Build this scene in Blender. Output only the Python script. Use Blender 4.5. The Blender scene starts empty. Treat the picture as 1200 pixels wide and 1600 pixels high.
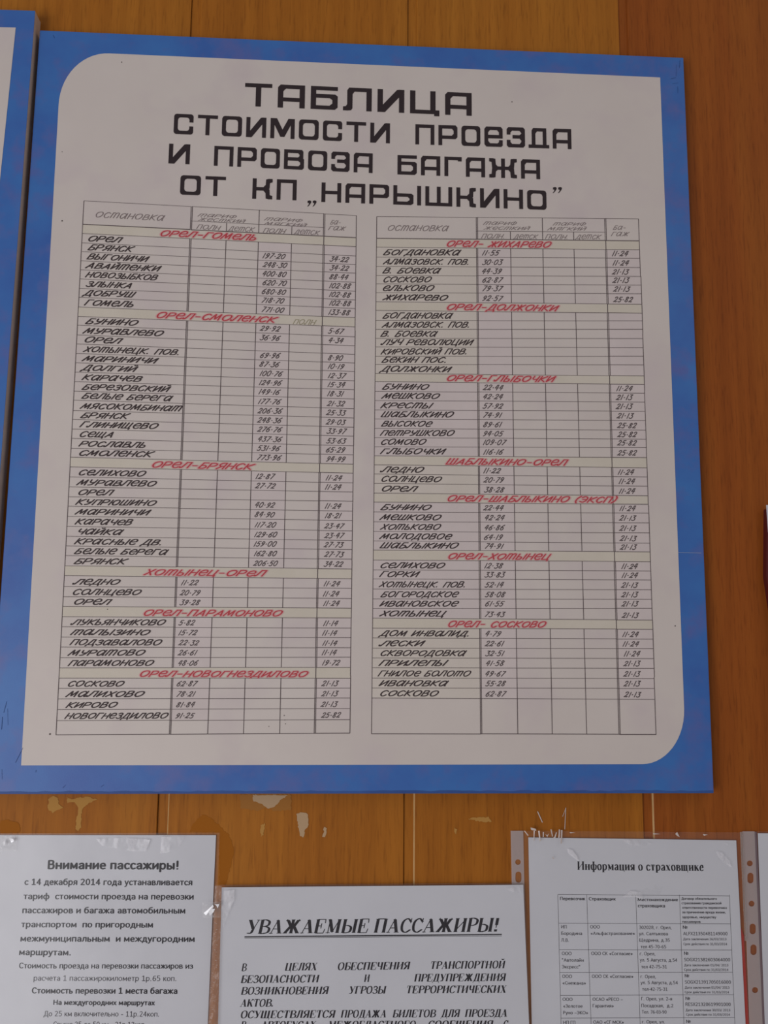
import bpy, math, random
from mathutils import Vector, Matrix
random.seed(7)
# ------------------------------------------------------------------ camera
F = 1430.0
vh = Vector((27929.0-600, 1237.0-800, F)); vv = Vector((683.0-600, -9098.0-800, F))
Xc = vh.normalized(); Zc = vv - vv.dot(Xc)*Xc; Zc.normalize(); Yc = Zc.cross(Xc)
# rows: world axes expressed in (right, down, forward) camera space
def pix_dir(px, py):
    v = Vector((px-600, py-800, F))
    return Vector((v.dot(Xc), v.dot(Yc), v.dot(Zc)))
def unit_hit(px, py):
    d = pix_dir(px, py); return d/d.y
DIST = .297/(unit_hit(346, 1386.5)-unit_hit(817.5, 1382.5)).length
CAM = Vector((0, -DIST, 1.62))
def P(px, py, d=0.0):
    "point of the wall (or of a plane d metres in front of it) seen at this place of the photograph"
    v = pix_dir(px, py); return CAM + v*((DIST-d)/v.y)
cam = bpy.data.cameras.new('camera'); co = bpy.data.objects.new('camera', cam)
COL = bpy.context.scene.collection; COL.objects.link(co)
bx = Vector((Xc.x, Yc.x, Zc.x)); by = -Vector((Xc.y, Yc.y, Zc.y)); bz = -Vector((Xc.z, Yc.z, Zc.z))
M3 = Matrix((bx, by, bz)).transposed(); co.matrix_world = Matrix.Translation(CAM) @ M3.to_4x4()
cam.sensor_fit = 'VERTICAL'; cam.sensor_height = 36; cam.lens = F/1600*36
cam.clip_start = .01
sc = bpy.context.scene; sc.camera = co
# ------------------------------------------------------------------ light
sc.view_settings.view_transform = 'Standard'; sc.view_settings.look = 'None'
sc.view_settings.gamma = 1; sc.view_settings.use_curve_mapping = False
sc.view_settings.exposure = 0.05
w = bpy.data.worlds.new('room_light'); sc.world = w; w.use_nodes = True
bg = w.node_tree.nodes['Background']; bg.inputs[0].default_value = (.93, .94, 1, 1); bg.inputs[1].default_value = .30
def area(name, loc, target, sx, sy, power, col):
    l = bpy.data.lights.new(name, 'AREA'); l.shape = 'RECTANGLE'; l.size = sx; l.size_y = sy
    l.energy = power; l.color = col
    o = bpy.data.objects.new(name, l); COL.objects.link(o); o.location = loc
    o.rotation_euler = (Vector(target)-Vector(loc)).to_track_quat('-Z', 'Y').to_euler(); return o
area('window_light', (-1.5, -2.0, 1.0), (0, 0, 1.35), 1.5, 1.5, 29, (.97, .97, 1.0))
area('right_fill', (1.1, -.9, 2.55), (-.3, 0, 1.6), .4, .4, 1.1, (1, .9, .82))  # unseen fill, added to brighten the left board's side face

# ------------------------------------------------------------------ materials
def mat(name, col, rough=.6, spec=.3):
    m = bpy.data.materials.new(name); m.use_nodes = True; b = m.node_tree.nodes['Principled BSDF']
    b.inputs['Base Color'].default_value = (*col, 1); b.inputs['Roughness'].default_value = rough
    b.inputs['Specular IOR Level'].default_value = spec
    return m
def nodes(m): return m.node_tree.nodes, m.node_tree.links, m.node_tree.nodes['Principled BSDF']
def noise(N, L, src, scale, detail=3, rough=.5, sc3=None):
    n = N.new('ShaderNodeTexNoise'); n.inputs['Scale'].default_value = scale; n.inputs['Detail'].default_value = detail
    n.inputs['Roughness'].default_value = rough
    if sc3:
        mp = N.new('ShaderNodeMapping'); mp.inputs['Scale'].default_value = sc3; L.new(src, mp.inputs[0]); src = mp.outputs[0]
    L.new(src, n.inputs['Vector']); return n.outputs['Fac']
def ramp(N, L, fac, stops):
    r = N.new('ShaderNodeValToRGB'); e = r.color_ramp.elements
    while len(e) < len(stops): e.new(.5)
    for i, (p, c) in enumerate(stops): e[i].position = p; e[i].color = (*c, 1)
    L.new(fac, r.inputs[0]); return r.outputs[0]
def mix(N, L, a, b, fac, mode='MIX'):
    n = N.new('ShaderNodeMix'); n.data_type = 'RGBA'; n.blend_type = mode
    for v, s in ((fac, 0), (a, 6), (b, 7)):
        if isinstance(v, float): n.inputs[s].default_value = v
        elif isinstance(v, tuple): n.inputs[s].default_value = (*v, 1)
        else: L.new(v, n.inputs[s])
    return n.outputs[2]
def bump(N, L, B, h, strength, dist=.001):
    n = N.new('ShaderNodeBump'); n.inputs['Strength'].default_value = strength; n.inputs['Distance'].default_value = dist
    L.new(h, n.inputs['Height']); L.new(n.outputs[0], B.inputs['Normal'])
def s2l(*c):
    return tuple((v/255/12.92 if v/255 <= .04045 else ((v/255+.055)/1.055)**2.4) for v in c)
def mottled(name, c1, c2, scale, rough=.6, spec=.3, c3=None, fine=True, bstr=.1):
    m = mat(name, c1, rough, spec); N, L, B = nodes(m)
    tc = N.new('ShaderNodeTexCoord').outputs['Object']
    f = noise(N, L, tc, scale, 4, .6)
    c = ramp(N, L, f, [(.3, c1), (.7, c2)])
    if c3:
        f2 = noise(N, L, tc, scale*2.7, 3, .6); k = ramp(N, L, f2, [(.5, (0, 0, 0)), (.72, (1, 1, 1))])
        c = mix(N, L, c, c3, k)
    L.new(c, B.inputs['Base Color'])
    if fine:
        g = noise(N, L, tc, 900, 2, .5); bump(N, L, B, g, bstr, .0004)
    return m
def wood(name, tone):
    m = mat(name, (.2, .08, .02), .55, .16); N, L, B = nodes(m)
    tc = N.new('ShaderNodeTexCoord').outputs['Object']
    big = noise(N, L, tc, 9, 4, .6, (1, 1, .12)); fine = noise(N, L, tc, 90, 4, .65, (1, 1, .03))
    fleck = noise(N, L, tc, 420, 2, .6, (1, 1, .08))
    d, a, b = tone
    c = ramp(N, L, big, [(.3, d), (.5, a), (.7, b)])
    c = mix(N, L, c, ramp(N, L, fine, [(.36, (.66, .6, .5)), (.62, (1, 1, 1))]), .5, 'MULTIPLY')
    c = mix(N, L, c, ramp(N, L, fleck, [(.3, (.6, .55, .5)), (.48, (1, 1, 1))]), .55, 'MULTIPLY')
    L.new(c, B.inputs['Base Color']); bump(N, L, B, fine, .06, .0005)
    return m
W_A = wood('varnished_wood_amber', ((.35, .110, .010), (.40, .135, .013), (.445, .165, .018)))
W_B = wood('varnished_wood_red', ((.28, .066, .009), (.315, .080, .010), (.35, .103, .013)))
BLUE = mottled('blue_board_paint', (.036, .11, .385), (.042, .17, .47), 11, .42, .45, (.085, .125, .37))
BLUE_EDGE = mottled('blue_paint_on_edge', (.03, .07, .24), (.04, .10, .32), 20, .5, .3)
WHITE = mottled('white_board_paint', (.61, .53, .485), (.66, .58, .53), 5, .5, .3, (.60, .51, .49), True, .06)
CREAM = mottled('cream_strip_paper', (.61, .54, .445), (.65, .575, .485), 30, .6, .2)
NAMEP = mottled('name_slip_paper', (.62, .545, .475), (.655, .575, .51), 30, .6, .2)
LILAC = mottled('pasted_slip_paper', (.615, .525, .50), (.655, .56, .535), 30, .6, .2)
SHOULDER_LIT = mottled('painted_shoulder_highlight', (.44, .24, .08), (.60, .38, .17), 30, .5, .3)  # pale colour stands for light caught on the groove shoulder
TAN = mottled('raw_fibreboard_edge', (.62, .44, .33), (.72, .54, .42), 40, .8, .1)
INK = mat('dark_brown_ink', (.030, .018, .020), .5, .3)
HAND = mat('soft_black_ink', (.055, .038, .038), .6, .2)
NUM = mat('grey_black_ink', (.10, .075, .075), .6, .2)
PENCIL = mat('grey_pencil', (.23, .18, .175), .7, .1)
OLIVE = mat('faded_olive_ink', (.33, .29, .19), .7, .1)
RULE = mat('ruled_ink_line', (.115, .085, .085), .6, .2)
RED = mat('red_ink', (.50, .06, .07), .6, .2)
PINK = mat('pink_ink_bleed', (.66, .37, .36), .6, .2)
PAPER = mottled('office_paper', (.60, .59, .62), (.63, .62, .65), 12, .7, .2, None, True, .05)
PRINT = mat('black_laser_print', (.012, .009, .013), .6, .1)
PRINTG = mat('grey_laser_print', (.045, .038, .045), .6, .1)
REDP = mat('red_card', (.40, .022, .008), .5, .3)
def film(name, haze, tint, bs, scale, patchy=False):
    m = bpy.data.materials.new(name); m.use_nodes = True; N = m.node_tree.nodes; L = m.node_tree.links; N.clear()
    out = N.new('ShaderNodeOutputMaterial'); tr = N.new('ShaderNodeBsdfTransparent'); gl = N.new('ShaderNodeBsdfGlossy')
    gl.inputs['Roughness'].default_value = .25
    di = N.new('ShaderNodeBsdfDiffuse'); di.inputs[0].default_value = (*tint, 1)
    tc = N.new('ShaderNodeTexCoord').outputs['Object']
    n = noise(N, L, tc, scale, 3, .5); bp = N.new('ShaderNodeBump'); bp.inputs['Strength'].default_value = bs
    bp.inputs['Distance'].default_value = .01; L.new(n, bp.inputs['Height']); L.new(bp.outputs[0], gl.inputs['Normal'])
    a = N.new('ShaderNodeMixShader'); a.inputs[0].default_value = haze; L.new(tr.outputs[0], a.inputs[1]); L.new(di.outputs[0], a.inputs[2])
    if patchy:
        q = noise(N, L, tc, 90, 3, .6, (1, 1, .35)); k = N.new('ShaderNodeMapRange')
        for i_, v_ in ((1, .42), (2, .72), (3, 0.0), (4, .6)): k.inputs[i_].default_value = v_
        L.new(q, k.inputs[0]); L.new(k.outputs[0], a.inputs[0])
    b = N.new('ShaderNodeMixShader'); fr = N.new('ShaderNodeFresnel'); ge = N.new('ShaderNodeNewGeometry'); mr = N.new('ShaderNodeMapRange'); mr.inputs[3].default_value = 1.45; mr.inputs[4].default_value = 1/1.45; L.new(ge.outputs['Backfacing'], mr.inputs[0]); L.new(mr.outputs[0], fr.inputs[0]); L.new(bp.outputs[0], fr.inputs['Normal'])
    L.new(fr.outputs[0], b.inputs[0]); L.new(a.outputs[0], b.inputs[1]); L.new(gl.outputs[0], b.inputs[2]); L.new(b.outputs[0], out.inputs[0])
    return m
FILM = film('clear_sleeve_film', .025, (.75, .72, .74), .22, 9)
FILM_SHEEN = film('painted_sleeve_sheen', .30, (.95, .92, .95), .5, 30, True)  # milky haze imitating reflections off sleeve bulges
FILM_M = film('doubled_sleeve_margin', .28, (.42, .30, .27), .3, 60)
FILM_W = film('milky_binding_strip', .52, (.62, .55, .54), .1, 40)
FILM_R = film('crimped_sleeve_weld', .35, (.6, .55, .5), 1.0, 700)
TAPE = film('crumpled_clear_tape', .07, (.8, .78, .76), .5, 160)
GLINT = mat('painted_tape_glint', (.95, .93, .95), .15, .9)  # near-white colour for painted glints on the tape
GLINT_EDGE = mat('dull_glint_and_tape_edge', (.62, .52, .47), .3, .6)  # pale colour for painted sleeve glints, also for real tape edges
STAIN = mat('old_glue_residue', (.46, .23, .06), .75, .08)
STAIN_D = mat('amber_glue_patch', (.33, .105, .009), .6, .08)
PALE = mat('torn_paper_residue', (.47, .31, .18), .8, .1)
SMUDGE = mat('dark_scuff', (.03, .06, .19), .6, .2)
DIRT = mat('dark_speck', (.10, .08, .07), .7, .1)

# ------------------------------------------------------------------ object helpers
def link(name, verts, faces, m, parent=None, label=None):
    me = bpy.data.meshes.new(name); me.from_pydata([tuple(v) for v in verts], [], faces); me.materials.append(m); me.update()
    o = bpy.data.objects.new(name, me); COL.objects.link(o)
    if parent is not None: o.parent = parent
    if label: o['label'] = label
    return o
def empty(name, loc=(0, 0, 0)):
    o = bpy.data.objects.new(name, None); o.empty_display_size = .05; COL.objects.link(o); return o
def tag(o, label, cat, group=None, kind=None):
    o['label'] = label; o['category'] = cat
    if group: o['group'] = group
    if kind: o['kind'] = kind
    return o
def slab(name, pts, back, m, parent=None, label=None, bev=0):
    "pts: front outline (world, any order round), extruded to y=back"
    n = len(pts); v = [Vector(p) for p in pts]+[Vector((p[0], back, p[2])) for p in pts]
    f = [list(range(n)), list(range(2*n-1, n-1, -1))]+[[i, i+n, (i+1) % n+n, (i+1) % n] for i in range(n)]
    o = link(name, v, f, m, parent, label)
    if bev:
        md = o.modifiers.new('edge', 'BEVEL'); md.width = bev; md.segments = 2; md.limit_method = 'ANGLE'
    return o
def pslab(name, pix, d, t, m, parent=None, label=None, bev=0):
    return slab(name, [P(x, y, d) for x, y in pix], -(d-t), m, parent, label, bev)
class Acc:
    def __init__(s): s.v = []; s.f = []
    def poly(s, pts): k = len(s.v); s.v += pts; s.f.append(list(range(k, k+len(pts))))
    def line(s, a, b, wd, d):
        "thin line between two photo points; wd in metres"
        s.k = (getattr(s, 'k', 0)+1) % 50; A = P(*a, d+s.k*2.5e-6); B = P(*b, d+s.k*2.5e-6); t = (B-A).normalized(); n = Vector((-t.z, 0, t.x))*wd/2
        s.poly([A-n, B-n, B+n, A+n])
    def obj(s, name, m, parent=None, label=None): return link(name, s.v, s.f, m, parent, label)

# ------------------------------------------------------------------ pen lettering
def hull(pts):
    pts = sorted(set((round(x, 5), round(y, 5)) for x, y in pts))
    def half(ps):
        h = []
        for p in ps:
            while len(h) > 1 and (h[-1][0]-h[-2][0])*(p[1]-h[-2][1])-(h[-1][1]-h[-2][1])*(p[0]-h[-2][0]) <= 0: h.pop()
            h.append(p)
        return h
    a = half(pts); b = half(pts[::-1]); return a[:-1]+b[:-1]
def rect(a, b): return [(-a, -b), (a, -b), (a, b), (-a, b)]
def ell(a, b, n=8): return [(a*math.cos(math.tau*i/n), b*math.sin(math.tau*i/n)) for i in range(n)]
def smooth(p, n=4):
    closed = p[0] == p[-1]; q = []
    for i in range(len(p)-1):
        p0 = p[i-1] if i else (p[-2] if closed else p[0]); p1 = p[i]; p2 = p[i+1]
        p3 = p[i+2] if i+2 < len(p) else (p[1] if closed else p[-1])
        for k in range(n):
            t = k/n
            q.append(tuple(.5*((2*p1[j])+(-p0[j]+p2[j])*t+(2*p0[j]-5*p1[j]+4*p2[j]-p3[j])*t*t+(-p0[j]+3*p1[j]-3*p2[j]+p3[j])*t**3) for j in (0, 1)))
    q.append(p[-1]); return q
def parse(s):
    out = []
    for st in s.split(';'):
        st = st.strip(); k = 'p'
        if st[0] in '~tTnNsS': k = st[0]; st = st[1:]
        out.append((k, [tuple(float(c) for c in q.split(',')) for q in st.split()]))
    return out
def sweep(pts, br):
    if len(pts) == 1: return [hull([(pts[0][0]+a, pts[0][1]+b) for a, b in br])]
    return [hull([(q[0]+a, q[1]+b) for q in (p0, p1) for a, b in br]) for p0, p1 in zip(pts, pts[1:])]

BLOCK = {  # title letters, centre lines in a 0..1 box
'Т': (1, '0,1 1,1;.5,1 .5,0'), 'А': (1, '0,0 0,.86 .12,1 1,1 1,0;0,.33 1,.33'),
'Б': (1, '1,1 0,1 0,0 .87,0 1,.12 1,.5 .88,.6 0,.6'), 'Л': (1.05, '-.02,0 .1,.02 .16,.12 .16,.86 .24,1 1,1 1,0'),
'И': (1, '0,1 0,0 .1,0 .9,.98 1,1 1,0'), 'Ц': (1.1, '0,1 0,0 1,0;.84,0 .84,1;1,0 1,-.1'),
'С': (.97, '1,.72 1,.87 .95,.96 .85,1 .15,1 .05,.96 0,.86 0,.14 .05,.04 .15,0 .85,0 .95,.04 1,.13 1,.28'),
'О': (1, '.16,1 .84,1 .95,.95 1,.84 1,.16 .95,.05 .84,0 .16,0 .05,.05 0,.16 0,.84 .05,.95 .16,1'),
'М': (1.22, '0,0 0,1 .12,1 .5,.1 .88,1 1,1 1,0'), 'П': (1, '0,0 0,1 1,1 1,0'),
'Р': (1, '0,0 0,1 .88,1 1,.88 1,.5 .88,.38 0,.38'),
'е': (.97, '0,.5 1,.5 1,.87 .87,1 .13,1 0,.86 0,.14 .13,0 .9,0 1,.08 1,.2'),
'З': (.97, '0,.76 0,.89 .12,1 .88,1 1,.88 1,.62 .88,.53 .4,.53;.88,.53 1,.42 1,.12 .88,0 .12,0 0,.11 0,.24'),
'Д': (1.05, '-.03,0 1.03,0;.17,0 .17,.86 .27,1 .86,1 .86,0'),
'В': (1.05, '0,0 0,1 .86,1 .95,.9 .95,.62 .86,.53 0,.53;.86,.53 1,.43 1,.1 .9,0 0,0'),
'Г': (.9, '0,0 0,1 1,1 1,.93'), 'Н': (1, '0,0 0,1;1,0 1,1;0,.5 1,.5'),
'Ж': (1.45, '.5,0 .5,1;.2,.5 .8,.5;0,1 .1,.97 .12,.62 .2,.5 .12,.38 .1,.03 0,0;1,1 .9,.97 .88,.62 .8,.5 .88,.38 .9,.03 1,0'),
'К': (1, '0,0 0,1;0,.5 .66,.5;1,1 .84,.96 .82,.64 .68,.5 .82,.36 .84,.04 1,0'),
'Ы': (1.42, '0,1 0,0 .58,0 .68,.1 .68,.4 .6,.5 0,.5;1,0 1,1'), 'Ш': (1.38, '0,1 0,0 1,0 1,1;.5,0 .5,1')}
def block(text):
    polys = []; x = 0
    hw, hh = .098, .085
    for ch in text:
        if ch == ' ': x += .8; continue
        wd, s = BLOCK[ch]
        for k, pts in parse(s):
            q = [(x+hw+a*(wd-2*hw), hh+b*(1-2*hh)) for a, b in pts]
            polys += sweep(q, rect(hw, hh))
        x += wd+.22
    return polys, x-.22

SCRIPT = {
'О': (1.05, '~.5,1 .08,.82 .02,.42 .32,.02 .8,.1 1.03,.5 .9,.9 .5,1'),
'о': (.9, '~.45,1 .05,.8 .02,.4 .3,.02 .7,.1 .9,.5 .78,.9 .45,1'),
'Р': (.85, '0,0 0,.97;~0,.97 .5,1 .83,.82 .7,.5 .3,.42 .02,.42'),
'Е': (.85, '~.04,.52 .5,.5 .84,.58 .75,.9 .42,1 .08,.8 0,.42 .25,.05 .6,0 .85,.14'),
'Л': (.95, '~-.15,.2 -.08,.02 .12,.1 .25,.5 .35,1;.35,1 .92,1;.92,1 .9,0'),
'Б': (.8, '.75,1 .15,1 0,0;~0,0 .5,-.02 .8,.22 .6,.5 .1,.52'),
'Я': (.85, '~.8,.45 .3,.45 .08,.7 .3,.97 .82,1;.82,1 .78,0;.45,.45 0,0'),
'Н': (.85, '0,0 .05,1;.8,0 .85,1;.02,.5 .82,.5'),
'С': (.85, '~.85,.82 .5,1 .1,.8 0,.42 .25,.03 .6,0 .85,.2'),
'К': (.85, '0,0 .05,1;.85,1 .1,.5 .85,0'),
'В': (.85, '0,0 .05,1;~.05,1 .6,1 .72,.75 .45,.54 .05,.52;~.1,.52 .7,.5 .84,.25 .6,.02 0,0'),
'Ы': (1.15, '.05,1 0,0;~0,0 .5,0 .68,.22 .5,.46 .03,.48;1.05,0 1.1,1'),
'Ь': (.72, '.05,1 0,0;~0,0 .5,0 .7,.22 .5,.46 .03,.48'),
'Г': (.72, '0,0 .05,1 .72,1'), 'И': (.9, '.05,1 0,.02 .85,.98 .85,0'),
'Й': (.9, '.05,1 0,.02 .85,.98 .85,0;~.3,1.25 .45,1.16 .65,1.25'),
'Ч': (.8, '~.05,1 .05,.6 .3,.42 .75,.5;.8,1 .75,0'),
'А': (.95, '-.05,0 .55,1 .85,0;.15,.33 .78,.33'),
'а': (1.0, '~.85,.7 .5,1 .1,.8 0,.4 .2,.03 .5,.05 .85,.6;.9,1 .88,.3;~.88,.3 .9,.02 1,.05'),
'Т': (1.2, '0,0 .08,1;~.05,.9 .3,1 .55,.92 .55,.6;.55,.7 .52,0;~.57,.85 .8,1 1.08,.94 1.12,.6;1.12,.7 1.1,0'),
'З': (.75, '~.05,.85 .4,1 .72,.84 .6,.58 .3,.52;~.3,.52 .72,.42 .7,.12 .35,-.02 0,.15'),
'Д': (.95, '.1,.05 .4,1 .8,1 .8,.05;-.12,-.22 -.02,.03 .98,.03 .98,-.22'),
'У': (.85, '~.03,1 .1,.6 .35,.45 .75,.55;~.85,1 .75,.5 .5,.1 .1,0'),
'Ш': (1.15, '.05,1 0,0 1.08,0 1.12,1;.55,0 .6,1'), 'Щ': (1.25, '.05,1 0,0 1.2,0 1.18,-.22;.5,0 .55,1;1.02,0 1.07,1'),
'М': (1.1, '-.08,0 .2,1 .5,.15 .92,1 1.02,0'),
'Х': (.85, '.05,1 .8,0;.85,1 0,0'), 'Ц': (.95, '.05,1 0,0 .95,0 .92,-.24;.78,0 .82,1'),
'Ю': (1.25, '0,0 .05,1;.02,.5 .4,.5;~.8,1 .42,.8 .4,.35 .65,.02 1.05,.1 1.22,.5 1.1,.9 .8,1'),
'Ж': (1.25, '.6,0 .62,1;.05,1 .55,.5 0,0;1.2,1 .65,.5 1.2,0'),
'Э': (.85, '~0,.82 .35,1 .8,.8 .82,.35 .5,0 0,.15;.25,.5 .8,.5'),
'Ф': (1.1, '.52,-.1 .58,1.1;~.55,.95 .1,.85 .02,.5 .3,.15 .85,.2 1.05,.6 .85,.92 .55,.95'),
'П': (.85, '0,0 .05,1 .82,1 .8,0'), '.': (.25, '.05,.02 .1,.06'), '-': (.75, '.1,.45 .6,.45'), '·': (.4, '.12,.45 .24,.48'),
'(': (.4, '~.4,1.15 .1,.7 .1,.2 .3,-.1'), ')': (.4, '~.1,1.15 .35,.8 .3,.25 0,-.1'),
'0': (.8, '~.4,1 .05,.75 .02,.3 .3,0 .65,.15 .78,.6 .65,.93 .4,1'), '1': (.3, '.15,0 .2,1'),
'2': (.75, '~.05,.78 .3,1 .68,.9 .6,.55 .05,.03;~.0,.04 .25,.12 .5,0 .75,.1'),
'3': (.72, '.1,1 .7,1 .35,.6;~.35,.6 .72,.45 .68,.1 .3,-.02 0,.12'),
'4': (.75, '.35,1 .02,.4 .75,.42;.62,1 .5,0'), '5': (.75, '.75,1 .2,1 .1,.55;~.1,.55 .55,.62 .68,.3 .45,0 0,.08'),
'6': (.75, '~.7,1 .2,.7 .02,.25 .3,0 .65,.15 .65,.45 .35,.55 .08,.4'), '7': (.7, '.1,1 .75,1 .2,0'),
'8': (.78, '~.4,1 .1,.8 .35,.55 .7,.25 .4,0 .05,.2 .35,.55 .72,.82 .4,1'),
'9': (.75, '~.68,.65 .35,.45 .1,.65 .3,.97 .65,.9 .68,.6 .5,.2 .15,0')}
def script(text, wt=.062, slant=.5, lower=True, j=.02):
    polys = []; x = 0; br = ell(wt*1.25, wt, 6)
    for i, ch in enumerate(text):
        if ch == ' ': x += .75; continue
        if ch == 'А' and lower and i: ch = 'а'
        wd, s = SCRIPT[ch]; sy = 1+random.uniform(-.05, .05); dy = random.uniform(-j, j)
        for k, pts in parse(s):
            if k == '~': pts = smooth(pts, 3)
            q = [(x+a+slant*b, b*sy+dy) for a, b in pts]
            polys += sweep(q, br)
        x += wd+.33
    return polys, x-.33

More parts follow.
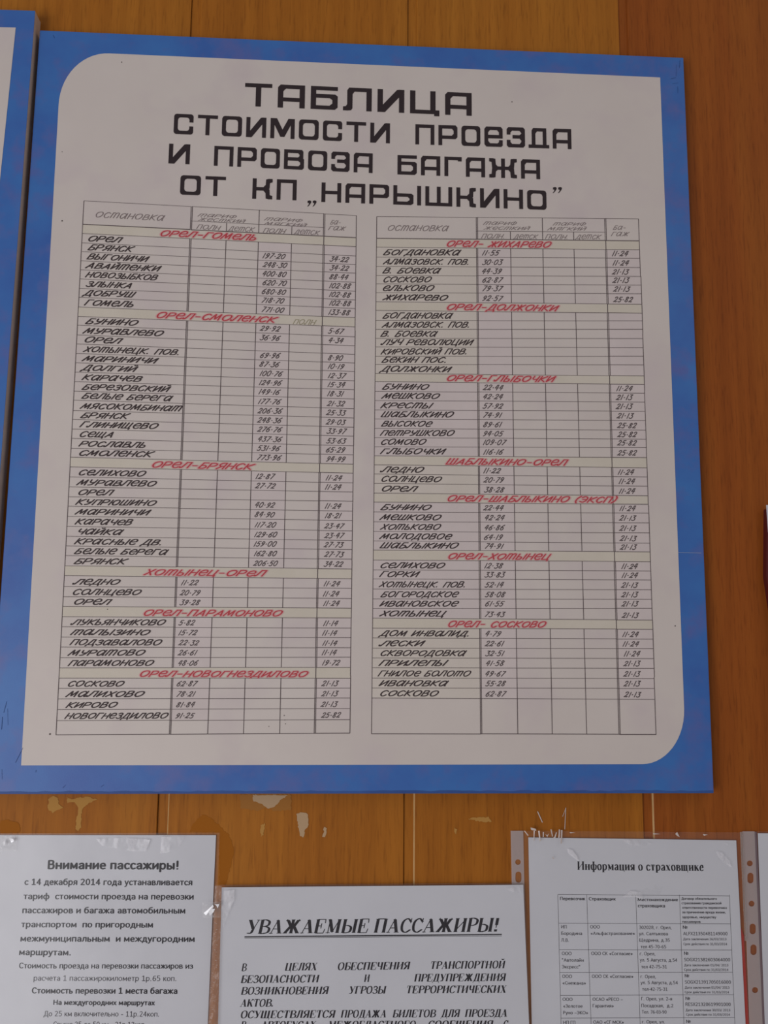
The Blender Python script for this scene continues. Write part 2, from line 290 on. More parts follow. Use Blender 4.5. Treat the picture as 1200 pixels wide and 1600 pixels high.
# serif lettering: S = thick stem with serifs (x,y0 x,y1); T thick stroke; n thin; t curved contrast stroke; s = small serif bar
SERIF = {
'А': (.95, 'N.1,.0 .47,.98;T.47,.95 .76,.02;n.22,.33 .64,.33;s-.03,0 .25,0;s.56,0 .95,0'),
'В': (.85, 'S.18,0 .18,1;n.18,1 .45,1;~.45,1 .72,.88 .7,.62 .45,.52;n.18,.52 .5,.52;~.5,.52 .8,.38 .76,.1 .45,.01;n.18,0 .45,0'),
'Е': (.85, 'S.18,0 .18,1;n.18,1 .75,1 .77,.75;n.18,.52 .5,.52;n.5,.68 .5,.36;n.18,0 .75,0 .82,.28'),
'Ж': (1.35, 'S.65,0 .65,1;T.25,.95 .55,.5;n.2,1 .12,.92;T.52,.5 .18,.03;s.02,0 .34,0;T1.05,.95 .78,.5;n1.1,1 1.18,.92;T.78,.52 1.13,.03;s.98,0 1.3,0'),
'М': (1.15, 'n.2,0 .2,1;T.2,.97 .52,.1;n.52,.05 .92,.97;S.93,0 .93,1;s.04,0 .36,0;s.06,1 .3,1'),
'Ы': (1.2, 'S.18,0 .18,1;n.18,.54 .45,.54;~.45,.54 .72,.42 .7,.1 .42,.01;n.18,0 .45,0;S1.02,0 1.02,1'),
'П': (.98, 'S.18,0 .18,1;S.79,0 .79,1;n.18,1 .79,1'), 'С': (.85, '~.75,.78 .5,1 .2,.85 .1,.5 .2,.12 .5,.0 .78,.18;n.75,.7 .77,1'),
'И': (.98, 'S.18,0 .18,1;S.79,0 .79,1;n.2,.15 .78,.85'), 'Й': (.98, 'S.18,0 .18,1;S.79,0 .79,1;n.2,.15 .78,.85;~.35,1.25 .48,1.13 .64,1.25'),
'Р': (.8, 'S.18,0 .18,1;n.18,1 .45,1;~.45,1 .72,.88 .7,.58 .42,.46;n.18,.46 .42,.46'),
'У': (.85, 'T.15,.97 .48,.35;n.78,.97 .45,.2;~.48,.3 .38,.05 .15,.04;s0,1 .3,1;s.64,1 .88,1'),
'!': (.4, 'T.2,.97 .2,.5;n.2,.5 .2,.3;T.2,.02 .2,.14'), '.': (.3, 'T.12,.02 .12,.15'),
'Ц': (.98, 'S.18,0 .18,1;S.76,0 .76,1;n.1,0 .92,0;n.92,0 .92,-.2'),
'Л': (.92, '~.05,.08 .18,.03 .28,.35 .34,.98;n.3,1 .74,1;S.74,0 .74,1'), 'Я': (.88, 'S.7,0 .7,1;n.42,1 .7,1;~.42,1 .15,.88 .17,.58 .45,.48;n.45,.48 .7,.48;T.42,.46 .15,.03;s-.02,0 .25,0'),
'Х': (.9, 'T.2,.97 .7,.03;n.72,.97 .16,.03;s.03,1 .36,1;s.6,1 .86,1;s.02,0 .3,0;s.54,0 .87,0'),
'О': (.95, '~.47,1 .18,.85 .12,.45 .25,.1 .47,0 .75,.15 .83,.5 .72,.88 .47,1'),
'Б': (.82, 'S.18,0 .18,1;n.18,1 .72,1 .74,.78;n.18,.54 .45,.54;~.45,.54 .74,.42 .72,.1 .44,.01;n.18,0 .45,0'),
'Ч': (.88, 'S.7,0 .7,1;T.18,.97 .18,.7;~.18,.7 .25,.45 .45,.4 .7,.5;s.04,1 .34,1'),
'Н': (.98, 'S.18,0 .18,1;S.79,0 .79,1;n.18,.5 .79,.5'), 'Т': (.85, 'S.42,0 .42,1;n.06,.75 .08,1 .77,1 .79,.75'),
'Г': (.8, 'S.18,0 .18,1;n.18,1 .72,1 .74,.7'), 'З': (.75, '~.12,.85 .35,1 .62,.8 .5,.56 .3,.52;~.3,.52 .66,.4 .62,.1 .3,0 .08,.15;n.12,.7 .12,.98'),
'К': (.92, 'S.18,0 .18,1;n.2,.5 .68,.9;~.65,.9 .75,1 .82,.92;T.42,.6 .76,.03;s.6,0 .93,0'),
'Д': (.98, '~.2,.02 .3,.4 .36,.98;n.3,1 .76,1;T.74,.02 .74,1;n.02,-.2 .06,0 .92,0 .96,-.2'),
'Ш': (1.3, 'S.18,0 .18,1;S.64,0 .64,1;S1.1,0 1.1,1;n.18,0 1.1,0'), 'Щ': (1.34, 'S.18,0 .18,1;S.63,0 .63,1;S1.08,0 1.08,1;n.18,0 1.26,0 1.26,-.2'),
'Ф': (1, 'S.5,0 .5,1;~.5,.85 .15,.75 .1,.5 .2,.22 .5,.15;~.5,.85 .85,.75 .9,.5 .8,.22 .5,.15'),
'н': (.7, 'S.15,0 .15,.68;S.54,0 .54,.68;n.15,.35 .54,.35'), 'и': (.7, 'S.15,0 .15,.68;S.54,0 .54,.68;n.17,.1 .52,.58'),
'ф': (.85, 'S.42,-.25 .42,1;~.42,.62 .15,.6 .1,.35 .2,.05 .42,.06;~.42,.62 .7,.6 .76,.35 .66,.05 .42,.06'),
'о': (.62, '~.3,.68 .12,.55 .1,.3 .18,.05 .3,0 .48,.1 .52,.36 .45,.6 .3,.68'),
'р': (.68, 'S.15,-.26 .15,.66;~.17,.55 .35,.68 .55,.5 .52,.15 .35,.0 .17,.1'),
'м': (.85, 'n.14,0 .14,.68;T.14,.66 .38,.12;n.38,.1 .66,.66;S.68,0 .68,.68;s.04,0 .26,0'),
'а': (.6, '~.12,.55 .28,.68 .44,.55 .45,.2;T.45,.5 .45,.08;~.45,.38 .15,.28 .12,.06 .3,.02 .45,.15;n.45,.03 .58,.03'),
'ц': (.7, 'S.15,0 .15,.68;S.53,0 .53,.68;n.1,0 .66,0 .66,-.18'), 'я': (.62, 'S.47,0 .47,.68;n.28,.68 .47,.68;~.28,.68 .1,.55 .15,.38 .32,.32;n.3,.32 .47,.32;T.3,.3 .14,.03'),
'с': (.56, '~.46,.52 .3,.68 .12,.52 .1,.25 .2,.02 .36,.0 .5,.12'), 'т': (.62, 'S.3,0 .3,.68;n.05,.5 .07,.68 .53,.68 .55,.5'),
'х': (.65, 'T.14,.66 .48,.03;n.5,.66 .12,.02;s.02,.68 .24,.68;s.4,.68 .6,.68;s.02,0 .22,0;s.36,0 .62,0'),
'в': (.62, 'S.15,0 .15,.68;~.3,.68 .46,.58 .42,.4 .3,.36;~.3,.36 .53,.28 .5,.06 .3,.0;n.15,.68 .3,.68;n.15,.36 .3,.36;n.15,0 .3,0'),
'щ': (1.0, 'S.15,0 .15,.68;S.46,0 .46,.68;S.77,0 .77,.68;n.15,0 .92,0 .92,-.18'),
'к': (.66, 'S.15,0 .15,.68;n.17,.34 .46,.6;n.46,.62 .56,.64;T.3,.42 .54,.03;s.42,0 .66,0'),
'е': (.58, 'n.12,.38 .47,.38;~.47,.38 .42,.66 .26,.68 .1,.42 .14,.1 .32,.0 .5,.13')}
def serif(text, slant=0., wt=.082):
    polys = []; x = 0; th = rect(wt, .02); hair = ell(.034, .032, 6); cur = ell(wt*.85, .034, 8)
    for ch in text:
        if ch == ' ': x += .4; continue
        wd, s = SERIF[ch]
        for k, pts in parse(s):
            jobs = []
            if k == 'S':
                a, b = pts; jobs = [([(a[0], a[1]+.02), (b[0], b[1]-.02)], th)]
                for y in (a[1]+.02, b[1]-.02): jobs.append(([(a[0]-.15, y), (a[0]+.15, y)], rect(.0, .022)))
            elif k == 'T': jobs = [(pts, th)]
            elif k == 's': jobs = [([(p[0], p[1]+(.02 if p[1] < .3 else -.02)) for p in pts], rect(.0, .022))]
            elif k == '~': jobs = [(smooth(pts, 4), cur)]
            else: jobs = [(pts, hair)]
            for q, br in jobs:
                polys += [[(x+a+slant*b, b) for a, b in pl] for pl in sweep(q, br)]
        x += wd+.06
    return polys, x-.06
def put(name, lay, a, b, h, d, m, parent, label=None, sl=0.):
    "lay out polygons on the baseline a-b (photo points) with letters h photo-pixels high, d in front of the wall"
    polys, wd = lay; A = P(*a, d); B = P(*b, d)
    up = (P(a[0], a[1]-h, d)-A).length; tot = wd+sl
    e = (B-A)/tot; U = Vector((0, 0, up)); ac = Acc()
    for i, pl in enumerate(polys): ac.poly([A+e*x+U*y-Vector((0, (i % 40)*2.5e-6, 0)) for x, y in pl])
    return ac.obj(name, m, parent, label)
SANS = {
'а': (.56, '~.1,.58 .3,.67 .45,.58 .48,.4;.48,.42 .48,.05;~.48,.38 .2,.36 .08,.2 .2,.05 .36,.08 .48,.2'),
'б': (.62, '~.5,.98 .22,.9 .1,.7 .07,.35 .15,.1 .3,.05 .5,.12 .55,.33 .48,.58 .3,.65 .1,.5'),
'в': (.56, '.08,.05 .08,.67;~.08,.67 .35,.67 .44,.55 .36,.38 .08,.37;~.08,.37 .4,.36 .5,.2 .4,.05 .08,.05'),
'г': (.44, '.08,.05 .08,.67 .42,.67'), 'д': (.64, '~.12,.05 .2,.3 .22,.67;.22,.67 .5,.67 .5,.05;.03,-.15 .03,.05 .6,.05 .6,-.15'),
'е': (.57, '.08,.37 .5,.37;~.5,.37 .45,.6 .28,.67 .1,.55 .07,.32 .15,.1 .32,.05 .48,.1'),
'ж': (.8, '.4,.05 .4,.67;.05,.67 .34,.37 .03,.05;.75,.67 .46,.37 .77,.05'),
'з': (.5, '~.06,.6 .22,.67 .4,.6 .36,.42 .18,.37;~.18,.37 .42,.34 .44,.15 .25,.04 .05,.1'),
'и': (.6, '.08,.67 .08,.05;.08,.08 .52,.64;.52,.67 .52,.05'), 'й': (.6, '.08,.67 .08,.05;.08,.08 .52,.64;.52,.67 .52,.05;~.18,1 .3,.87 .42,1'),
'к': (.5, '.08,.05 .08,.67;.08,.37 .2,.37 .44,.67;.2,.37 .47,.05'), 'л': (.58, '~.03,.06 .12,.12 .17,.35 .18,.67;.18,.67 .5,.67 .5,.05'),
'м': (.72, '.08,.05 .1,.67 .36,.15 .62,.67 .64,.05'), 'н': (.6, '.08,.05 .08,.67;.52,.05 .52,.67;.08,.37 .52,.37'),
'о': (.61, '~.3,.67 .12,.58 .07,.36 .12,.14 .3,.05 .48,.14 .54,.36 .48,.58 .3,.67'), 'п': (.58, '.08,.05 .08,.67 .5,.67 .5,.05'),
'р': (.61, '.08,-.25 .08,.67;~.08,.5 .28,.67 .48,.6 .54,.36 .46,.1 .28,.05 .08,.18'), 'с': (.49, '~.46,.6 .28,.67 .1,.55 .07,.32 .15,.1 .3,.05 .46,.12'),
'т': (.5, '.04,.67 .46,.67;.25,.67 .25,.05'), 'у': (.52, '.04,.67 .27,.05;~.48,.67 .27,.05 .18,-.18 .05,-.24'),
'ф': (.84, '.42,-.25 .42,1;~.42,.64 .2,.64 .07,.36 .2,.07 .42,.07;~.42,.64 .64,.64 .77,.36 .64,.07 .42,.07'),
'х': (.5, '.05,.67 .45,.05;.45,.67 .05,.05'), 'ц': (.64, '.08,.67 .08,.05 .61,.05 .61,-.14;.5,.05 .5,.67'),
'ч': (.54, '~.06,.67 .07,.45 .18,.31 .46,.36;.46,.67 .46,.05'), 'ш': (.86, '.08,.67 .08,.05 .78,.05 .78,.67;.43,.05 .43,.67'),
'щ': (.9, '.08,.67 .08,.05 .88,.05 .88,-.14;.43,.05 .43,.67;.77,.05 .77,.67'),
'ы': (.76, '.08,.67 .08,.05;~.08,.05 .36,.05 .46,.2 .36,.38 .08,.38;.68,.67 .68,.05'), 'ь': (.53, '.08,.67 .08,.05;~.08,.05 .36,.05 .46,.2 .36,.38 .08,.38'),
'ю': (.86, '.08,.05 .08,.67;.08,.37 .3,.37;~.54,.67 .37,.58 .32,.36 .37,.14 .54,.05 .72,.14 .78,.36 .72,.58 .54,.67'),
'я': (.54, '.46,.05 .46,.67;~.46,.67 .18,.67 .07,.5 .18,.34 .46,.33;.24,.33 .05,.05'), 'э': (.5, '~.05,.6 .22,.67 .4,.55 .43,.36 .38,.14 .22,.05 .04,.12;.15,.37 .43,.37'),
'В': (.66, '.09,.05 .09,.95;~.09,.95 .45,.94 .52,.74 .42,.54 .09,.53;~.09,.53 .5,.52 .58,.28 .46,.06 .09,.05'),
'С': (.66, '~.6,.84 .4,.95 .15,.82 .07,.5 .15,.18 .4,.05 .6,.15'), 'Н': (.77, '.09,.05 .09,.95;.67,.05 .67,.95;.09,.52 .67,.52'),
'Д': (.8, '~.16,.05 .27,.4 .28,.95;.28,.95 .64,.95 .64,.05;.04,-.18 .04,.05 .76,.05 .76,-.18'),
'П': (.75, '.09,.05 .09,.95 .65,.95 .65,.05'), 'М': (1, '.09,.05 .12,.95 .5,.15 .86,.95 .89,.05'), 'Л': (.74, '~.04,.06 .16,.14 .22,.5 .22,.95;.22,.95 .65,.95 .65,.05'),
'О': (.82, '~.41,.95 .15,.82 .07,.5 .15,.18 .41,.05 .67,.18 .75,.5 .67,.82 .41,.95'),
'Б': (.66, '.5,.95 .09,.95 .09,.05;~.09,.05 .44,.05 .57,.28 .44,.53 .09,.54'), 'И': (.8, '.09,.95 .09,.05;.09,.1 .69,.9;.69,.95 .69,.05'),
'А': (.74, '.05,.05 .37,.95 .69,.05;.17,.33 .57,.33'), 'К': (.66, '.09,.05 .09,.95;.09,.5 .22,.5 .57,.95;.22,.5 .61,.05'),
'Э': (.66, '~.05,.84 .25,.95 .5,.82 .58,.5 .5,.18 .25,.05 .05,.15;.2,.5 .58,.5'), 'Р': (.62, '.09,.05 .09,.95;~.09,.95 .42,.94 .54,.7 .42,.45 .09,.44'),
'Г': (.52, '.09,.05 .09,.95 .5,.95'), 'Т': (.6, '.03,.95 .57,.95;.3,.95 .3,.05'), 'Щ': (1.1, '.09,.95 .09,.05 1.04,.05 1.04,-.16;.5,.05 .5,.95;.91,.05 .91,.95'),
'Е': (.6, '.52,.95 .09,.95 .09,.05 .52,.05;.09,.52 .48,.52'), 'З': (.6, '~.06,.86 .28,.95 .48,.82 .42,.58 .2,.52;~.2,.52 .5,.46 .5,.18 .28,.05 .05,.13'),
'L': (.53, '.09,.95 .09,.05 .5,.05'), 'F': (.55, '.09,.05 .09,.95 .5,.95;.09,.5 .46,.5'), 'X': (.65, '.06,.95 .6,.05;.6,.95 .05,.05'),
'S': (.58, '~.5,.86 .28,.95 .1,.8 .15,.6 .4,.46 .52,.28 .4,.08 .2,.05 .06,.12'), 'G': (.78, '~.66,.86 .4,.95 .15,.82 .07,.5 .15,.18 .4,.05 .66,.14;.66,.14 .66,.48 .42,.48'),
'R': (.66, '.09,.05 .09,.95;~.09,.95 .42,.94 .52,.72 .42,.5 .09,.49;.36,.48 .58,.05'),
'0': (.62, '~.31,.95 .12,.8 .08,.5 .12,.2 .31,.05 .5,.2 .54,.5 .5,.8 .31,.95'), '1': (.62, '.12,.8 .33,.95 .33,.05;.12,.05 .54,.05'),
'2': (.62, '~.08,.84 .28,.95 .48,.82 .44,.55 .1,.07;.1,.05 .54,.05'), '3': (.62, '~.09,.86 .3,.95 .48,.82 .42,.58 .2,.52;~.2,.52 .52,.46 .52,.18 .3,.05 .08,.12'),
'4': (.62, '.42,.05 .42,.95 .06,.3 .57,.3'), '5': (.62, '.48,.95 .14,.95 .12,.55;~.12,.55 .4,.58 .53,.32 .4,.08 .1,.08'),
'6': (.62, '~.5,.92 .25,.88 .1,.55 .12,.18 .31,.05 .5,.15 .52,.4 .36,.56 .12,.42'), '7': (.62, '.07,.95 .54,.95 .22,.05'),
'8': (.62, '~.31,.95 .12,.86 .14,.62 .31,.53 .5,.64 .5,.86 .31,.95;~.31,.53 .1,.4 .1,.14 .31,.05 .52,.14 .52,.4 .31,.53'),
'9': (.62, '~.5,.58 .3,.44 .1,.56 .1,.84 .31,.95 .5,.82 .52,.45 .38,.12 .12,.08'),
'.': (.3, '.13,.05 .13,.11'), ',': (.3, '.14,.08 .08,-.12'), '!': (.38, '.17,.95 .17,.33;.17,.06 .18,.06'), '-': (.4, '.06,.36 .32,.36'), '–': (.6, '.06,.36 .54,.36'),
'/': (.45, '.03,-.1 .4,1'), '"': (.45, '.1,.98 .1,.72;.3,.98 .3,.72'), '«': (.6, '.28,.58 .1,.35 .28,.12;.5,.58 .32,.35 .5,.12'), '»': (.6, '.1,.58 .28,.35 .1,.12;.32,.58 .5,.35 .32,.12'),
'№': (1.15, '.09,.05 .09,.95 .6,.05 .6,.95;~.88,.75 .76,.68 .76,.42 .88,.35 1,.42 1,.68 .88,.75;.76,.15 1,.15')}
for la, cy in ('AА', 'OО', 'EЕ'): SANS[la] = SANS[cy]
def sans_lay(text, wt):
    polys = []; x = 0; br = ell(wt, wt*.8, 8); sp = .02+wt*.9
    for ch in text:
        if ch == ' ': x += .36; continue
        wd, s = SANS[ch]
        for k, pts in parse(s):
            if k == '~': pts = smooth(pts, 3)
            polys += sweep([(x+a+wt*.3, b) for a, b in pts], br)
        x += wd+sp
    return polys, x-sp
def sans(name, text, a, b, h, d, m, parent, bold=0., label=None):
    return put(name, sans_lay(text, .062+bold), a, b, h, d, m, parent, label)
def lerp(a, b, t): return a+(b-a)*t

# ------------------------------------------------------------------ the wall of grooved panels
def xg(px, y=1280): return P(px, y, 0).x
grooves = [(xg(246), xg(264)), (xg(630), xg(648)), (xg(1006), xg(1023))]
pitch = (grooves[2][0]-grooves[0][0])/2; gw = .0108
seam = [grooves[0][0]+pitch*k for k in range(-4, 8)]
wall = link('wall_back', [(seam[0], .02, .0), (seam[-1], .02, .0), (seam[-1], .02, 2.7), (seam[0], .02, 2.7),
      (seam[0], .1, .0), (seam[-1], .1, .0), (seam[-1], .1, 2.7), (seam[0], .1, 2.7)],
     [[0, 1, 2, 3], [5, 4, 7, 6], [0, 4, 5, 1], [3, 2, 6, 7], [1, 5, 6, 2], [4, 0, 3, 7]], W_B)
wall['kind'] = 'structure'
for k in range(len(seam)-1):
    x0, x1 = seam[k], seam[k+1]
    # profile across the panel: recessed tongue, rounded shoulder, face, rounded right edge, dark joint
    prof = [(x0+.0001, .016), (x0+.0001, .0022), (x0+gw-.0014, .0022), (x0+gw-.0010, .0012), (x0+gw-.0001, .0003), (x0+gw+.0006, 0),
            (x1-.0010, 0), (x1-.0006, .0002), (x1-.0003, .0008), (x1-.0003, .0045)]
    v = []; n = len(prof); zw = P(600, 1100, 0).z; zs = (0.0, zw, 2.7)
    for z in zs:
        for x, y in prof: v.append((x, y, z))
    f = [[i+r*n, i+1+r*n, i+1+n+r*n, i+n+r*n] for r in (0, 1) for i in range(n-1)]
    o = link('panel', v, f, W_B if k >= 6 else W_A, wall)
    o.data.materials.append(SHOULDER_LIT)                       # highlight on the groove shoulder painted into the colour, lower part only
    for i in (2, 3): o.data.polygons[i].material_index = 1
floor = link('floor', [(-1.9, -3.2, 0), (2.2, -3.2, 0), (2.2, .1, 0), (-1.9, .1, 0), (-1.9, -3.2, -.05), (2.2, -3.2, -.05), (2.2, .1, -.05), (-1.9, .1, -.05)],
     [[0, 1, 2, 3], [7, 6, 5, 4], [0, 4, 5, 1], [1, 5, 6, 2], [2, 6, 7, 3], [3, 7, 4, 0]], mottled('worn_linoleum', (.30, .25, .2), (.38, .32, .26), 12, .4))
floor['kind'] = 'structure'

# ------------------------------------------------------------------ boards
BD = .013                                                   # face of the board off the wall
def inset(name, outline, d, m, parent, t=.0003): return pslab(name, outline, d+t, t, m, parent)
def arc(c0, corner, c1, n=12):
    return [((1-t)**2*c0[0]+2*t*(1-t)*corner[0]+t*t*c1[0]+.14*0, (1-t)**2*c0[1]+2*t*(1-t)*corner[1]+t*t*c1[1]) for t in [i/n for i in range(n+1)]]
def superarc(c0, corner, c1, n=14):
    "quarter round between c0 and c1 around the corner"
    out = []
    cx, cy = c0[0]+c1[0]-corner[0], c0[1]+c1[1]-corner[1]
    for i in range(n+1):
        t = math.pi/2*i/n
        out.append((cx+(c0[0]-cx)*math.cos(t)+(c1[0]-cx)*math.sin(t), cy+(c0[1]-cy)*math.cos(t)+(c1[1]-cy)*math.sin(t)))
    return out
board = empty('fare_board')
tag(board, 'large blue-bordered white fare table board with black block title and two ruled tables', 'sign board')
TL, TR, BR, BL = (62, 47), (1068, 90), (1115.5, 1239.5), (-21, 1241)
pslab('backing_panel', [BL, BR, TR, TL], BD, .0125, BLUE, board, None, .0008)
wh = [(33, 1196)]+superarc((1004, 1194), (1071, 1193), (1069, 1108))+[(1031.5, 121)]+superarc((172, 83.5), (95, 78.5), (91.5, 165))
inset('white_field', wh, BD, WHITE, board)
ed = Acc(); random.seed(3)                              # worn dark roll of paint along the lower edge
xs = [lerp(-19, 1114.5, i/90) for i in range(91)]; hs_ = [random.uniform(2.4, 4.2) for _ in xs]
for i in range(90):
    y0, y1 = lerp(1240.2, 1238.8, i/90), lerp(1240.2, 1238.8, (i+1)/90)
    ed.poly([P(xs[i], y0, BD+.0004), P(xs[i+1], y1, BD+.0004), P(xs[i+1], y1-hs_[i+1], BD+.0003), P(xs[i], y0-hs_[i], BD+.0003)])
ed.obj('bottom_edge', BLUE_EDGE, board, 'dark blue worn lower edge')
TX = BD+.0006; SL = .00045
# title
for txt, a, b, h in (('ТАБЛИЦА', (382, 165.5), (737, 181), 36), ('СТОИМОСТИ', (271, 209), (609, 224), 31.5), ('ПРОеЗДА', (649, 225.5), (893, 233), 31.5),
      ('И', (263, 255.3), (296, 256.6), 31), ('ПРОВОЗА', (334, 258.8), (582, 270.5), 31), ('БАГАЖА', (621, 272.5), (844, 280), 30.5),
      ('ОТ', (281, 304), (352, 306.8), 30.5), ('КП', (394, 310.5), (463, 313), 32), ('НАРЫШКИНО', (502, 315.5), (854, 328), 30.5)):
    put('title_word', block(txt), a, b, h, TX, INK, board)
def quote(x, y):
    ac = Acc()
    for dx in (0, 8.2):
        q = [(1, 1), (4.5, 0), (7, 1.2), (7, 3.5), (4.2, 7.5), (1.6, 9.8), (.6, 9.4), (3.2, 6.2), (3.2, 4.2), (1.2, 4.2)]
        ac.poly([P(x+dx+a*.95, y+b, TX) for a, b in q][::-1])
    ac.obj('quotation_mark', INK, board)
quote(479.5, 313); quote(863, 292)
# tables -------------------------------------------------------------------
L_Y = [[313.9, 350.5], [364.8, 379.3, 393, 407.5, 421.6, 435.7, 450.4, 464.3, 479.7], [494.2, 508.3, 523.4, 537.5, 552.3, 566.8, 581.3, 596.5, 611.3, 625.4, 641.2, 655.5, 670, 685.2, 700.1, 714.4],
       [729.4, 745.2, 760.8, 776.2, 791.3, 806.5, 822.1, 837.7, 853.1, 868.3, 883.9], [899.3, 916.2, 932.2, 947.4], [963.4, 979.4, 995.2, 1011, 1027.5, 1043.6], [1059.4, 1075.8, 1092.1, 1109, 1126.3], [1148.5]]
R_Y = [[336.6, 371.2], [385.4, 400, 413.5, 427, 441.2, 455.1, 468.6, 482, 496.3], [511, 526, 540.2, 553.7, 567.2, 580.7, 595.1, 609, 623.2, 638.7, 652.9, 667.5, 681.7, 696.8, 710.9, 725.3],
       [739.5, 754.6, 768.8, 783.4, 798.5, 813.3, 829.5, 844.6, 858.8, 873.8, 889], [904.2, 919.5, 935.3, 950.3], [965.6, 981.4, 996.5, 1012.2, 1026.8, 1042.8], [1060, 1075.2, 1091, 1107.4, 1124.3], [1145.6]]
L2 = [[338.3, 372.3], [386.2, 401.5, 416, 430, 444, 457.5, 471.7], [485.2, 500.4, 514.8, 529, 542, 556.7, 569.6, 583.6], [596.3, 611.3, 625.8, 640.8, 654.6, 669.2, 683.5, 697.7, 712.3],
      [726.3, 740.8, 755.4, 770.6], [784.6, 799.8, 815.4, 830.6, 845, 859.3], [875, 890.6, 904.4, 920.4, 936, 950.6, 965.8], [981.3, 996.9, 1012.5, 1027.7, 1043.3, 1059.6, 1075, 1090.6], [1146.5]]
R2 = [[342.1, 376.3], [390.4, 403.5, 418.1, 432.1, 445.2, 458.8, 475.4], [489.4, 501.3, 514.4, 529, 543.1, 556.5, 570.2, 587.3], [600.4, 614.4, 628.3, 642.5, 657.1, 672.3, 686.3, 699.4, 715],
      [731, 745.2, 759.6, 774.8], [787.9, 801.9, 816.9, 832.7, 848.8, 862.3], [877.7, 892.3, 906.3, 921.5, 936.5, 950.6, 968.8], [983.3, 998.5, 1013.5, 1029, 1044.2, 1060.4, 1075.6, 1092.7], [1147.5]]
